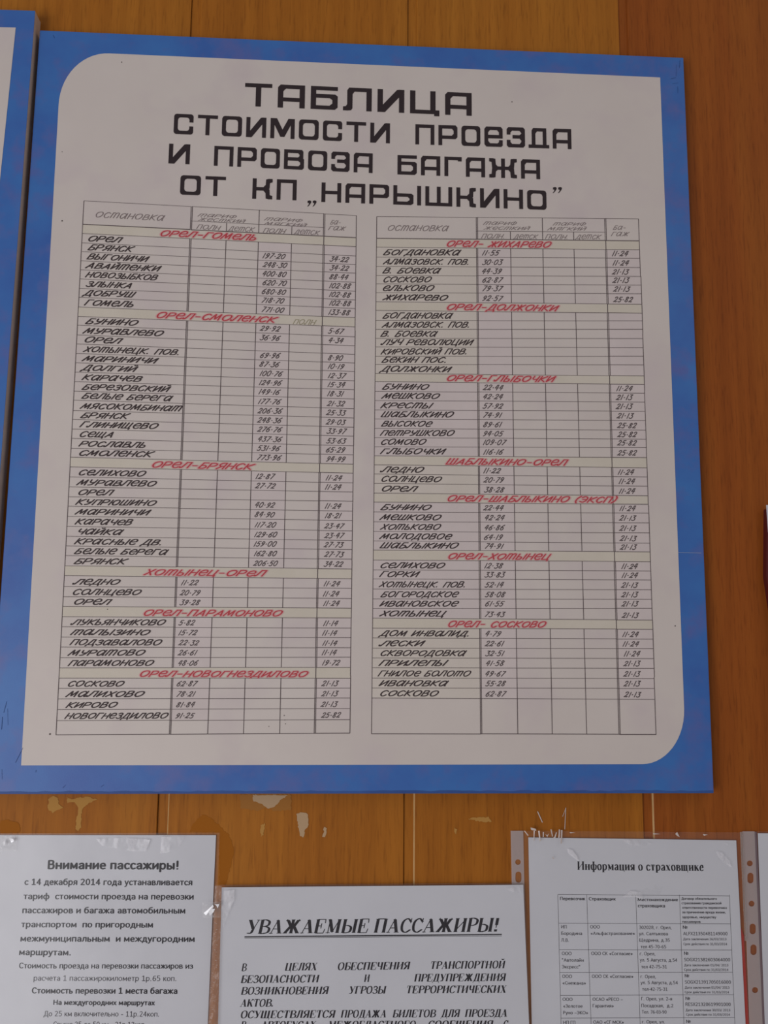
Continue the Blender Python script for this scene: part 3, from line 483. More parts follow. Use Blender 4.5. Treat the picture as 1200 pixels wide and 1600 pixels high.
# a column = (x_top, y_top, x_bottom, y_bottom, double)
CL = [(131, 314, 87.3, 1149, 0), (299.5, 324, 265.3, 1149, 1), (354, 350, 324.3, 1148, 0), (405, 331, 380.3, 1148, 0), (456, 353, 436.8, 1148, 0), (506.6, 334, 491.7, 1148, 1), (557, 337, 546.6, 1146, 0)]
CR = [(588.7, 338, 580.4, 1146, 0), (745, 341, 751.7, 1148, 1), (797.5, 366, 809, 1148, 0), (847.3, 341, 862.9, 1148, 0), (896.3, 366, 916.7, 1148, 0), (945.6, 342, 968, 1148, 1), (998, 342, 1025.4, 1147, 0)]
def cx(c, y): return lerp(c[0], c[2], (y-c[1])/(c[3]-c[1]))
def table(name, C, YL, YR, names, heads, nums, numcol, lab):
    t = Acc()
    def yat(i, x): # i = (yl, yr)
        xl = cx(C[0], i[0]); xr = cx(C[6], i[1]); return lerp(i[0], i[1], (x-xl)/(xr-xl))
    lines = []; d = TX
    for s, (a, b) in enumerate(zip(YL, YR)):
        for k, p in enumerate(zip(a, b)): lines.append((s, k, p))
    def wob(): return random.uniform(-.35, .35)
    for s, k, p in lines:
        cuts = (0, 1, 5, 6)
        thick = .0009 if (s, k) == (0, 1) else .0006 if s == len(YL)-1 else .00042
        for c0, c1 in zip(cuts, cuts[1:]):
            x0, x1 = cx(C[c0], p[0]), cx(C[c1], p[1]); w0 = wob()
            t.line((x0, yat(p, x0)+w0), (x1, yat(p, x1)+w0*.6), thick*(1.3 if c0 == 5 and s else 1), d)
            pass
    top, hb = (YL[0][0], YR[0][0]), (YL[0][1], YR[0][1])
    mid = (lerp(top[0], hb[0], .62), lerp(top[1], hb[1], .62))
    t.line((cx(C[1], 350), yat(mid, cx(C[1], 350))), (cx(C[5], 350), yat(mid, cx(C[5], 350))), .0004, d)
    spans = []
    for s in range(len(YL)-1):
        a = (YL[s][0], YR[s][0]); b = (YL[s][-1], YR[s][-1])
        if s == len(YL)-2: b = (YL[-1][0], YR[-1][0])
        spans.append((a, b))
    for ci, c in enumerate(C):
        if ci in (0, 6):
            y0 = top[0 if ci == 0 else 1]; y1 = (YL if ci == 0 else YR)[-1][0]
            n = 9; jit = [random.uniform(-.5, .5) if ci and name else 0 for _ in range(n+1)]
            for k in range(n):
                ya, yb = lerp(y0, y1, k/n), lerp(y0, y1, (k+1)/n); t.line((cx(c, ya)+jit[k], ya), (cx(c, yb)+jit[k], yb), .0006, d)
        else:
            for k, (a, b) in enumerate(spans):
                x = cx(c, (a[0]+b[0])/2); ya, yb = yat(a, x), yat(b, x)
                if k == 0 and ci in (2, 4): ya = yat(mid, x)
                if k == 0 and 0: pass
                for off in ((-.9, 1.1) if c[4] else (0,)):
                    t.line((cx(c, ya)+off, ya), (cx(c, yb)+off, yb), .00062, d)
                if ci == 5 and k < len(spans)-1:
                    a2 = (YL[k+1][0], YR[k+1][0]); x = cx(c, yb); t.line((x, yb), (cx(c, yat(a2, x)), yat(a2, x)), .0008, d)
    tb = t.obj('ruled_table', RULE, board, lab)
    # pasted strips under the route names, and pasted number slips
    def cell(nm, c0, c1, a, b, m, dd):
        x0, x1, x2, x3 = cx(C[c0], a[0]), cx(C[c1], a[1]), cx(C[c1], b[1]), cx(C[c0], b[0])
        g = .5
        link(nm, [P(x0+g, yat(a, x0)+g, dd), P(x1-g, yat(a, x1)+g, dd), P(x2-g, yat(b, x2)-g, dd), P(x3+g, yat(b, x3)-g, dd)], [[3, 2, 1, 0]], m, tb)
    for s in range(1, len(YL)-1):
        a = (YL[s-1][-1], YR[s-1][-1]); b = (YL[s][0], YR[s][0])
        cell('heading_strip', 0, 5, a, b, CREAM, SL+BD); cell('heading_strip', 5, 6, a, b, CREAM, SL+BD)
        e = (YL[s][-1], YR[s][-1])
        cell('price_slip', numcol if s < 4 else 1, (numcol if s < 4 else 1)+1, b, e, LILAC, SL+BD)
        cell('price_slip', 5, 6, b, e, LILAC, SL+BD)
        if numcol == 1: cell('name_slip', 0, 1, b, e, NAMEP if s in (1, 2, 4, 7) else LILAC, SL+BD)
    # words
    for s, (txt, x0, x1) in enumerate(heads, 1):
        p = (YL[s][0], YR[s][0]); a = (x0, yat(p, x0)-2.4); b = (x1, yat(p, x1)-2.4); r = random.getstate()
        put('ink_bleed', script(txt, .21, .6, False), a, b, 8.4, SL+BD+.00008, PINK, tb, None, .6)
        random.setstate(r)
        put('route_name', script(txt, .085, .6, False), a, b, 8.5, TX+.0001, RED, tb, None, .6)
    for s, rows in enumerate(names, 1):
        for k, (txt, x0, x1) in enumerate(rows):
            p = (YL[s][k+1], YR[s][k+1])
            put('station_name', script(txt, .098, .62, txt not in ('АВАЙТЕНКИ', 'ЗЛЫНКА', 'СЕЩА')), (x0, yat(p, x0)-3.4), (x1, yat(p, x1)-3.4), 8.0, TX, HAND, tb, None, .62)
    for s, (colm, rows) in enumerate(nums, 1):
        for k, (n1, n2) in enumerate(rows):
            p = (YL[s][k+1], YR[s][k+1])
            for tx, c, off in ((n1, colm, 7), (n2, 5, 9)):
                if not tx: continue
                x0 = cx(C[c], p[0])+off+random.uniform(-.8, .8); wd = 6.4*len(tx)+(0 if c != 5 else -1.5)-2.2*tx.count('1'); y = yat(p, x0)-3.4
                put('price', script(tx, .092, .6, False), (x0, y), (x0+wd, yat(p, x0+wd)-3.4), 7.6, TX, NUM, tb, None, .45)
    # header words in pencil
    def hw(txt, x0, x1, y, h):
        sl = (yat(top, x1)-yat(top, x0)); put('column_heading', script(txt, .06, .5, True), (x0, y), (x1, y+sl), h, TX, PENCIL, tb, None, .5)
    return hw, yat, tb
def conv(s, x0, sc): return [(t, x0+a/sc, x0+b/sc) for t, a, b in s]
A = 4.615
n1 = [conv([('ОРЕЛ', 260, 515), ('БРЯНСК', 265, 600), ('ВЫГОНИЧИ', 258, 708), ('АВАЙТЕНКИ', 250, 795), ('НОВОЗЫБКОВ', 247, 775), ('ЗЛЫНКА', 248, 595), ('ДОБРУШ', 235, 610), ('ГОМЕЛЬ', 240, 610)], 80, A),
 conv([('БУНИНО', 248, 635), ('МУРАВЛЕВО', 233, 818), ('ОРЕЛ', 233, 515), ('ХОТЫНЕЦК. ПОВ.', 232, 945), ('МАРИНИЧИ', 227, 775), ('ДОЛГИЙ', 222, 625), ('КАРАЧЕВ', 222, 665), ('БЕРЕЗОВСКИЙ', 222, 862), ('БЕЛЫЕ БЕРЕГА', 220, 880),
  ('МЯСОКОМБИНАТ', 213, 950), ('БРЯНСК', 212, 568), ('ГЛИНИЩЕВО', 207, 780), ('СЕЩА', 200, 463), ('РОСЛАВЛЬ', 200, 697), ('СМОЛЕНСК', 195, 743)], 80, A),
 conv([('СЕЛИХОВО', 193, 690), ('МУРАВЛЕВО', 187, 767), ('ОРЕЛ', 188, 453), ('КУПРЮШИНО', 177, 767), ('МАРИНИЧИ', 177, 720), ('КАРАЧЕВ', 172, 595), ('ЧАЙКА', 178, 525), ('КРАСНЫЕ ДВ.', 168, 822), ('БЕЛЫЕ БЕРЕГА', 167, 848), ('БРЯНСК', 165, 553)], 80, A),
 conv([('ЛЕДНО', 160, 505), ('СОЛНЦЕВО', 150, 657), ('ОРЕЛ', 157, 437)], 80, A),
 conv([('ЛУКЬЯНЧИКОВО', 145, 832), ('ТАЛЫЗИНО', 140, 722), ('ПОДЗАВАЛОВО', 135, 805), ('МУРАТОВО', 125, 685), ('ПАРАМОНОВО', 122, 747)], 80, A),
 conv([('СОСКОВО', 115, 533), ('МАЛИХОВО', 110, 680), ('КИРОВО', 107, 485), ('НОВОГНЕЗДИЛОВО', 98, 850)], 80, A)]
h1 = [('ОРЕЛ-ГОМЕЛЬ', 249, 404), ('ОРЕЛ-СМОЛЕНСК', 243, 434), ('ОРЕЛ-БРЯНСК', 236, 398), ('ХОТЫНЕЦ-ОРЕЛ', 225, 417), ('ОРЕЛ-ПАРАМОНОВО', 223, 443), ('ОРЕЛ-НОВОГНЕЗДИЛОВО', 217, 483)]
def nz(s): return [tuple(x.replace('.', '·').replace('_', '') for x in q.split('/')) for q in s.split()]
v1 = [(3, nz('_/_ 197.20/34.22 248.30/34.22 400.80/88.44 620.70/102.88 680.80/102.88 718.70/102.88 771.00/133.88')),
 (3, nz('29.92/5.67 36.96/4.34 _/_ 69.96/8.90 87.36/10.19 100.76/12.37 124.96/15.34 149.16/18.31 177.76/21.32 206.36/25.33 248.36/29.03 276.76/33.97 437.36/53.63 531.96/65.29 773.96/94.99')),
 (3, nz('12.87/11.24 27.72/11.24 _/_ 40.92/11.24 84.90/18.21 117.20/23.47 129.60/23.47 159.00/27.73 162.80/27.73 206.50/34.22')),
 (1, nz('11.22/11.24 20.79/11.24 39.28/11.24')), (1, nz('5.82/11.14 15.72/11.14 22.32/11.14 26.61/11.14 48.06/19.72')), (1, nz('62.87/21.13 78.21/21.13 81.84/21.13 91.25/25.82'))]
hw, yat, tb1 = table('left', CL, L_Y, R_Y, n1, h1, v1, 3, 'left ruled fare table starting with the red Орел-Гомель route')
hw('ОСТАНОВКА', 148, 258, 339, 8)
for a in (('ТАРИФ', 309, 371, 338, 4.6), ('ЖЕСТКИЙ', 310, 384, 344.5, 4.6), ('ТАРИФ', 413, 474, 344, 4.6), ('МЯГКИЙ', 413, 480, 351, 4.6), ('ПОЛН', 307, 345, 357.5, 6.5), ('ДЕТСК', 357, 398, 360, 6.5), ('ПОЛН', 411, 447, 363, 6.5), ('ДЕТСК', 460, 500, 365, 6.5), ('БА-', 516, 534, 350, 6), ('ГАЖ', 513, 541, 359, 6)): hw(*a)
put('stray_word', script('ПОЛН', .07, .5), (458, 506), (494, 507.5), 7, TX, OLIVE, tb1, 'faded olive word', .5)
B = 4.8
n2 = [conv([('БОГДАНОВКА', 140, 725), ('АЛМАЗОВСК. ПОВ.', 140, 800), ('В. БОЕВКА', 135, 575), ('СОСКОВО', 135, 508), ('ЕЛЬКОВО', 130, 528), ('ЖИХАРЕВО', 135, 632)], 570, B),
 conv([('БОГДАНОВКА', 135, 665), ('АЛМАЗОВСК. ПОВ.', 132, 805), ('В. БОЕВКА', 120, 550), ('ЛУЧ РЕВОЛЮЦИИ', 125, 820), ('КИРОВСКИЙ ПОВ.', 122, 787), ('БЕКИН ПОС.', 128, 635), ('ДОЛЖОНКИ', 122, 655)], 570, B),
 conv([('БУНИНО', 132, 490), ('МЕШКОВО', 130, 570), ('КРЕСТЫ', 120, 515), ('ШАБЛЫКИНО', 122, 675), ('ВЫСОКОЕ', 125, 512), ('ПЕТРУШКОВО', 117, 680), ('СОМОВО', 117, 468), ('ГЛЫБОЧКИ', 118, 612)], 570, B),
 conv([('ЛЕДНО', 122, 452), ('СОЛНЦЕВО', 120, 585), ('ОРЕЛ', 120, 400)], 570, B),
 conv([('БУНИНО', 120, 508), ('МЕШКОВО', 117, 582), ('ХОТЬКОВО', 117, 578), ('МОЛОДОВОЕ', 115, 660), ('ШАБЛЫКИНО', 115, 712)], 570, B),
 conv([('СЕЛИХОВО', 112, 610), ('ГОРКИ', 112, 415), ('ХОТЫНЕЦК. ПОВ.', 108, 775), ('БОГОРОДСКОЕ', 120, 710), ('ИВАНОВСКОЕ', 112, 710), ('ХОТЫНЕЦ', 112, 617)], 570, B),
 conv([('ДОМ ИНВАЛИД.', 115, 808), ('ЛЕСКИ', 112, 455), ('СКВОРОДОВКА', 113, 767), ('ПРИЛЕПЫ', 107, 627), ('ГНИЛОЕ БОЛОТО', 100, 803), ('ИВАНОВКА', 107, 632), ('СОСКОВО', 110, 562)], 570, B)]
h2 = [('ОРЕЛ- ЖИХАРЕВО', 697, 863), ('ОРЕЛ-ДОЛЖОНКИ', 697, 874), ('ОРЕЛ-ГЛЫБОЧКИ', 697, 869), ('ШАБЛЫКИНО-ОРЕЛ', 697, 888), ('ОРЕЛ-ШАБЛЫКИНО (ЭКСП)', 698, 966), ('ОРЕЛ-ХОТЫНЕЦ', 699, 862), ('ОРЕЛ- СОСКОВО', 699, 855)]
v2 = [(1, nz('11.55/11.24 30.03/11.24 44.39/21.13 62.87/21.13 79.37/21.13 92.57/25.82')), (1, []),
 (1, nz('22.44/11.24 42.24/21.13 57.92/21.13 74.91/21.13 89.61/25.82 94.05/25.82 109.07/25.82 116.16/25.82')), (1, nz('11.22/11.24 20.79/11.24 38.28/11.24')),
 (1, nz('22.44/11.24 42.24/21.13 46.86/21.13 64.19/21.13 74.91/21.13')), (1, nz('12.38/11.24 33.83/11.24 52.14/21.13 58.08/21.13 61.55/21.13 73.43/21.13')),
 (1, nz('4.79/11.24 22.61/11.24 32.51/11.24 41.58/21.13 49.67/21.13 55.28/21.13 62.87/21.13'))]
hw, yat, tb2 = table('right', CR, L2, R2, n2, h2, v2, 1, 'right ruled fare table starting with the red Орел-Жихарево route')
hw('ОСТАНОВКА', 605, 702, 360, 8)
for a in (('ТАРИФ', 755, 809, 351, 4.6), ('ЖЕСТКИЙ', 756, 829, 358.5, 4.6), ('ТАРИФ', 864, 917, 352, 4.6), ('МЯГКИЙ', 856, 917, 359.5, 4.6), ('ПОЛН.', 752, 791, 372.2, 6.5), ('ДЕТСК', 803, 841, 372.7, 6.5), ('ПОЛН.', 852, 890, 373.2, 6.5), ('ДЕТСК', 900, 940, 373.2, 6.5), ('БА-', 958, 980, 358.5, 6), ('ГАЖ', 955, 984, 368.5, 6)): hw(*a)
# sheet joint across the board and specks and scuffs
ac = Acc(); ac.line((1059, 863.5), (1096, 864), .00025, TX); ac.obj('sheet_joint', mat('pale_crease', (.5, .5, .55)), board)
ac = Acc()
for x, y, r in ((97, 345, 1.2), (190, 97, .9), (800, 159, .9), (78, 1147, 1.3), (1055, 978, 1), (97, 237, .7), (420, 1135, .6), (444, 1118, .7), (445, 1125, .7), (446, 1131, .7), (168, 952, .8)):
    p = P(x, y, TX); ac.poly([p+Vector((math.cos(k)*r*.0007, 0, math.sin(k)*r*.0007)) for k in (0, 1.05, 2.1, 3.14, 4.2, 5.2)])
ac.obj('specks', DIRT, board)['kind'] = 'stuff'
ac = Acc()
for x, y, l, a in ((8, 1105, 18, 1.3), (12, 1120, 26, 1.6), (3, 1130, 20, 1.5), (3, 1210, 16, 1.6), (30, 1180, 26, 1.1), (100, 1229, 7, .8), (56, 1205, 4, 1.5), (1057, 110, 18, 1.55), (1052, 122, 8, .2), (1055, 130, 9, .1), (1062, 100, 12, 1.5), (1059, 140, 10, 1.6), (160, 1228, 5, .6), (84, 57, 5, 2), (32, 29, 4, 1.5)):
    dx, dy = math.cos(a)*l/2, -math.sin(a)*l/2
    ac.line((x-dx, y-dy), (x+dx, y+dy), random.uniform(.00015, .00035), TX-.0002 if x < 1000 else TX)
ac.obj('scuffs', SMUDGE, board)['kind'] = 'stuff'
# neighbouring board, left
lb = empty('fare_board')
tag(lb, 'blue-bordered white board cut off by the left edge of the photo', 'sign board')
LD = .019
lo = [(-330, 760), (2, 760), (54.5, 17), (-330, 7)]
def ext(y): return 54.5-(y-17)*.0762
pslab('backing_panel', [(-420, 1215), (ext(1210), 1215), (54.8, 17), (-420, 0)], LD, .019, TAN, lb)
pslab('blue_border', [(-420, 1215), (ext(1210), 1215), (54.8, 17), (-420, 0)], LD+.0004, .0004, BLUE, lb)
inset('white_field', [(-380, 1170), (-92, 1170), (24.5, 43), (-380, 34)], LD+.0004, WHITE, lb)
# sign at the far right, only its corner in view
rs = empty('notice_board'); tag(rs, 'white-faced sign whose corner shows at the right edge of the photo', 'sign')
rp = [(1197, 789), (1300, 789), (1320, 1240), (1222, 1240)]
rp = [(1232, 1190), (1500, 1190), (1460, 783), (1196.5, 789)]
pslab('backing_panel', [(1240, 1190), (1500, 1190), (1460, 783), (1198.6, 795), (1197.6, 900)][::1], .008, .008, mat('dark_red_shade_panel', (.10, .012, .012), .5), rs)  # dark red slab put in place of a shadow and reflection
inset('white_sheet', [(1200.2, 832), (1480, 826), (1460, 785), (1197.2, 789)], .008, PAPER, rs)

# ------------------------------------------------------------------ glue and tape remains on the wall
def blob(name, pix, d, m, label, cat='tape remains', group=None):
    out = []
    for i, a in enumerate(pix):
        b = pix[(i+1) % len(pix)]; L_ = math.dist(a, b); n = max(1, int(L_/2.5))
        for k in range(n):
            t = k/n; j = min(1.1, L_*.12); out.append((lerp(a[0], b[0], t)+random.uniform(-j, j), lerp(a[1], b[1], t)+random.uniform(-j, j)))
    o = link(name, [P(x, y, d) for x, y in out], [list(range(len(out)))[::-1]], m); tag(o, label, cat, group); return o
blob('glue_mark', [(76, 1248), (84, 1243), (90, 1246), (92, 1256), (98, 1262), (90, 1266), (82, 1270), (75, 1264)], .0003, STAIN, 'pale glue mark under the board, left of the T-shaped one')
blob('glue_mark', [(104, 1245), (112, 1250), (120, 1246), (138, 1245), (152, 1249), (140, 1254), (131, 1262), (127, 1272), (127, 1292), (123, 1298), (118, 1296), (120, 1276), (122, 1262), (117, 1254), (106, 1254)], .0003, STAIN, 'pale T-shaped glue mark below the fare board at left')
blob('glue_patch', [(0, 1284), (10, 1281), (24, 1283), (31, 1290), (31, 1300), (0, 1302)], .0003, STAIN_D, 'dark amber glue patch at the left photo edge, just above the left notice')
blob('glue_patch', [(316, 1272), (330, 1278), (358, 1305), (366, 1330), (352, 1386), (343, 1386), (342, 1300), (296, 1300), (300, 1290)], .0002, STAIN_D, 'dark amber diamond glue patch between left and middle notices')
blob('tape_scrap', [(375, 1241), (455, 1241), (455, 1265), (430, 1268), (414, 1262), (404, 1267), (376, 1263)], .0003, mat('old_yellow_tape', (.34, .135, .025), .5, .15), 'brown scrap of old tape sticking out under the fare board')
blob('paper_scrap', [(395, 1242), (450, 1243), (438, 1250), (430, 1261), (420, 1264), (410, 1256), (396, 1252)], .0005, PALE, 'torn pale paper stuck on brown tape scrap below the board', 'paper scrap')
blob('paper_scrap', [(463, 1272), (470, 1269), (481, 1272), (482, 1290), (476, 1298), (474, 1308), (468, 1306), (466, 1292)], .0003, PALE, 'torn upright pale paper scrap on bare wall above middle notice', 'paper scrap')
blob('glue_mark', [(507, 1292), (511, 1294), (508, 1308), (504, 1307)], .0003, PALE, 'tiny pale fleck right of the torn upright scrap')
blob('glue_mark', [(732, 1279), (764, 1276), (768, 1284), (755, 1284), (733, 1281)], .0003, STAIN, 'pale horizontal glue streak above the middle notice, right side')
blob('glue_mark', [(710, 1292), (714, 1296), (713, 1304), (709, 1300)], .0003, STAIN, 'tiny pale glue dot below the horizontal streak')
blob('glue_mark', [(407, 1290), (414, 1286), (412, 1304), (408, 1308)], .0003, STAIN, 'thin pale glue fleck left of the torn upright scrap')

# ------------------------------------------------------------------ notices
def crumple(name, quad, d, amp, m, parent=None, nx=36, ny=30, label=None, holes=None):
    (tl, tr, br_, bl_) = quad; v = []; f = []; ph = [random.uniform(0, 6) for _ in range(8)]
    for j in range(ny+1):
        for i in range(nx+1):
            s, t = i/nx, j/ny
            x = lerp(lerp(tl[0], tr[0], s), lerp(bl_[0], br_[0], s), t); y = lerp(lerp(tl[1], tr[1], s), lerp(bl_[1], br_[1], s), t)
            a = amp*(.5+.25*math.sin(5*s+3*t+ph[0])+.15*math.sin(11*s-7*t+ph[1])+.1*math.sin(17*t+9*s+ph[2]))
            v.append(P(x, y, d+a))
    for j in range(ny):
        for i in range(nx):
            k = j*(nx+1)+i; f.append([k, k+nx+1, k+nx+2, k+1])
    o = link(name, v, f, m, parent, label)
    for p in o.data.polygons: p.use_smooth = True
    return o
def sheet(quad, d, label):
    tl, tr, br_, bl_ = quad
    o = pslab('printed_notice', [bl_, br_, tr, tl], d, .00015, PAPER); tag(o, label, 'notice'); return o
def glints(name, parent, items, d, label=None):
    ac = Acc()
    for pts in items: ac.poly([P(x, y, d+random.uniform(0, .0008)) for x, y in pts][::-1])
    return ac.obj(name, GLINT_EDGE if name == 'sleeve_glint' else GLINT, parent, label)
# --- left notice (bold sans)
d1 = .0016
n_a = sheet([(-4, 1305), (337.5, 1305), (321, 1680), (-26, 1680)], d1, 'white A4 notice in bold sans print headed Внимание пассажиры, lower left')
T = d1+.0001
for txt, x0, x1, y, h, b, m in (('Внимание пассажиры!', 74, 279.7, 1357.8, 13.5, .045, PRINT), ('с 14 декабря 2014 года устанавливается', 38, 300, 1382.6, 9.6, .03, PRINT),
     ('тариф  стоимости проезда на перевозки', 36.5, 302, 1405, 9.6, .03, PRINT), ('пассажиров и багажа автомобильным', 34.5, 289, 1426.8, 9.6, .03, PRINT),
     ('транспортом  по пригородным', 33, 238.5, 1448.8, 9.6, .03, PRINT), ('межмуниципальным  и междугородним', 31.5, 303.6, 1471, 9.6, .03, PRINT), ('маршрутам.', 29.5, 111, 1492.2, 9.6, .03, PRINT),
     ('Стоимость проезда на перевозки пассажиров из', 29.5, 301, 1513, 8.8, .02, PRINT), ('расчета 1 пассажирокилометр 1р.65 коп.', 52, 276, 1532.4, 8.6, 0, PRINTG),
     ('Стоимость перевозки 1 места багажа', 49.5, 276.6, 1552.2, 9.3, .04, PRINT), ('На междугородних маршрутах', 83, 241, 1570, 7.8, .04, PRINT),
     ('До 25 км включительно - 11р.24коп.', 68, 249, 1588, 8.4, 0, PRINTG), ('Свыше 25 до 50 км - 21р.13коп.', 83, 228, 1604.5, 8.4, 0, PRINTG)):
    sans('text_line', txt, (x0, y), (x1, y+.6), h, T, m, n_a, b)
s_a = crumple('plastic_sleeve', [(-10, 1302.5), (343.5, 1301), (328, 1680), (-30, 1680)], d1+.0005, .0012, FILM)
tag(s_a, 'clear plastic sleeve over the left bold sans notice', 'plastic sleeve')
# --- middle notice (bold italic serif)
d2 = .0050
n_b = sheet([(346.5, 1386.5), (817.5, 1382.5), (830.5, 1690), (338, 1690)], d2, 'white landscape notice in bold italic serif capitals headed Уважаемые пассажиры, bottom centre')
T = d2+.0001
put('heading_line', serif('УВАЖАЕМЫЕ ПАССАЖИРЫ!', .22, .115), (384, 1459), (782, 1455.5), 21.5, T, PRINT, n_b, None, .22)
ac = Acc(); ac.line((382, 1463.8), (784, 1460), .0011, T); ac.line((382, 1466), (784, 1462.2), .0004, T); ac.obj('underline', PRINT, n_b)
def words(items, y0, y1, h):
    for txt, x0, x1 in items:
        f0, f1 = (x0-376)/415, (x1-376)/415
        put('text_word', serif(txt, .22, .125), (x0, lerp(y0, y1, f0)), (x1, lerp(y0, y1, f1)), h, T, PRINT, n_b, None, .22)
words([('В', 377, 386), ('ЦЕЛЯХ', 444.6, 496.7), ('ОБЕСПЕЧЕНИЯ', 526.7, 641.7), ('ТРАНСПОРТНОЙ', 671.7, 790.4)], 1517.3, 1512.7, 11.5)
words([('БЕЗОПАСНОСТИ', 375.8, 499.6), ('И', 568.4, 578.5), ('ПРЕДУПРЕЖДЕНИЯ', 646.7, 791.5)], 1535.8, 1532.5, 11.5)
words([('ВОЗНИКНОВЕНИЯ', 376, 514.6), ('УГРОЗЫ', 544.6, 604), ('ТЕРРОРИСТИЧЕСКИХ', 634, 792.5)], 1554, 1551, 11.5)
words([('АКТОВ.', 375, 428.8)], 1573, 1571, 11.5)
words([('ОСУЩЕСТВЛЯЕТСЯ', 375, 525), ('ПРОДАЖА', 532, 605), ('БИЛЕТОВ', 613, 682), ('ДЛЯ', 689, 719.6), ('ПРОЕЗДА', 726, 794)], 1591, 1588.5, 11.5)
words([('В', 376, 385), ('АВТОБУСАХ', 407, 494.6), ('МЕЖОБЛАСТНОГО', 512, 651), ('СООБЩЕНИЯ', 668, 771.7), ('С', 786, 795)], 1607.5, 1606, 11.5)
s_b = crumple('plastic_sleeve', [(335.5, 1382.5), (819.5, 1379.5), (833, 1690), (321, 1690)], d2+.0006, .0013, FILM)
tag(s_b, 'clear plastic sleeve over the middle italic serif notice', 'plastic sleeve')
# --- right notice (insurance table)
d3 = .0018
n_c = sheet([(825.5, 1308.5), (1150.3, 1313), (1169, 1680), (832.3, 1680)], d3, 'white A4 notice with a ruled insurer table headed Информация о страховщике')
T = d3+.0001
put('heading_line', serif('Информация о страховщике', 0, .112), (902, 1359), (1099.6, 1360.8), 13, T, PRINT, n_c)
VC = [(871.6, 876.7), (916.7, 923.5), (993.4, 1000.2), (1061.7, 1068.7), (1139.7, 1148.3)]
HR = [(1397.4, 1400), (1442.4, 1443.7), (1483.8, 1484.5), (1519.6, 1519.2), (1555.4, 1554.2), (1591, 1589.7), (1628, 1626)]
ac = Acc()
for a, b in VC: ac.line((a, 1398), (lerp(a, b, 230/202), 1628), .00035, T)
for a, b in HR:
    f = (a-1398)/202; ac.line((lerp(*VC[0], f), a), (lerp(*VC[4], f), b), .00035, T)
ac.obj('table_rules', PRINTG, n_c)
TT = '''Перевозчик|874.9|913.8|1406.3|4.9|b
Страховщик|920|961.7|1406.7|4.9|b
Местонахождение|996.3|1059|1408|4.9|b
страховщика|996.6|1039|1417.5|4.9|b
Договор обязательного|1064.7|1120|1405.8|3.7|b
страхования гражданской|1065|1127|1412.8|3.7|b
ответственности перевозчика|1066|1135.5|1420|3.7|b
за причинение вреда жизни,|1066|1134|1427|3.7|b
здоровью, имуществу|1066|1118.7|1434.7|3.7|b
пассажиров|1066|1094.5|1441.7|3.7|b
ИП|876.7|885.5|1450.6|5.2|
Бородина|876.7|909.3|1460.8|5.2|
Л.В.|877|889|1471.4|5.2|
ООО|922|937|1450.6|5.2|
«Альфастрахование»|922.7|992|1460.8|5|
302028, г. Орел,|998.5|1049.5|1451.6|5.2|
ул. Салтыкова|998.5|1043.5|1461.3|5.2|
Щедрина, д.35|998.7|1046.7|1471.3|5.2|
тел 45-70-65|1001|1040.8|1481.7|5.2|
№|1066.7|1074.5|1451.3|5.2|
ALFX21350481149000|1067.5|1136.7|1461.3|5.3|
Дата заключения 26/03/2013|1067.5|1135|1469|3.7|
Срок действия по 31/03/2014|1067.8|1136|1476.7|3.7|
ООО|877.7|892.9|1492.3|5.2|
"Автолайн|877.7|912|1502.6|5.2|
Эксресс"|878|906.7|1513|5.2|
ООО СК «Согласие»|923.7|988.6|1492.3|5.2|
г. Орел,|999.5|1024|1492.5|5.2|
ул. 5 Августа, д.54|999.8|1058|1502.5|5.2|
тел 42-75-31|1002|1042|1513|5.2|
№|1068.7|1076|1492|5.2|
SOGX21382603064000|1068.8|1140.8|1502|5.3|
Дата заключения 01/04/ 2013|1069|1138|1509.7|3.7|
Срок действия по 31/03/2014|1069|1138|1517|3.7|
ООО|878.4|893.7|1528|5.2|
«Снежана»|878.7|915.5|1538.4|5.2|
ООО СК «Согласие»|924.7|989.6|1528|5.2|
г. Орел,|1000.7|1025|1528.3|5.2|
ул. 5 Августа, д.54|1001|1059|1537.8|5.2|
тел-42-75-31|1003.5|1043|1548|5.2|
№|1069.7|1077|1527|5.2|
SOGX21391705016000|1070|1142|1537|5.3|
Дата заключения 01/04/ 2013|1070|1139.7|1544.7|3.7|
Срок действия по 31/03/2014|1070|1139|1552|3.7|
ООО|879|894.4|1563.8|5.2|
«Золотое|879.8|910|1574.4|5.2|
Руно –ЭКО»|879.8|918.8|1584.8|5.2|
ОСАО «РЕСО –|925.9|973|1563.8|5.2|
Гарантия»|926|959|1574|5.2|
Г. Орел, ул. 2-я|1002|1050|1563|5.2|
Посадская,  д.2|1002|1052|1573.7|5.2|
Тел. 76-03-90|1003|1041.5|1583.7|5.2|
№|1071|1078.5|1562.5|5.2|
RESX21320619901000|1071|1141.7|1571.7|5.3|
Дата заключения 30/03/ 2013|1071.3|1141|1580|3.7|
Срок действия по 31/03/2014|1072|1140.5|1587|3.7|
НП ГП|879.8|899|1600|5.2|
ОАО «СГ МСК»|926.9|974.7|1599.6|5.2|
г. Орел, ул.|1003|1039|1599|5.2|
№|1072|1079.5|1598.5|5.2|'''
for ln in TT.split('\n'):
    t, x0, x1, y, h, b = ln.split('|'); x0, x1, y, h = map(float, (x0, x1, y, h))
    sans('text_line', t, (x0, y), (x1, y+.2), h, T, PRINTG if not b else PRINT, n_c, .026 if b else .010)
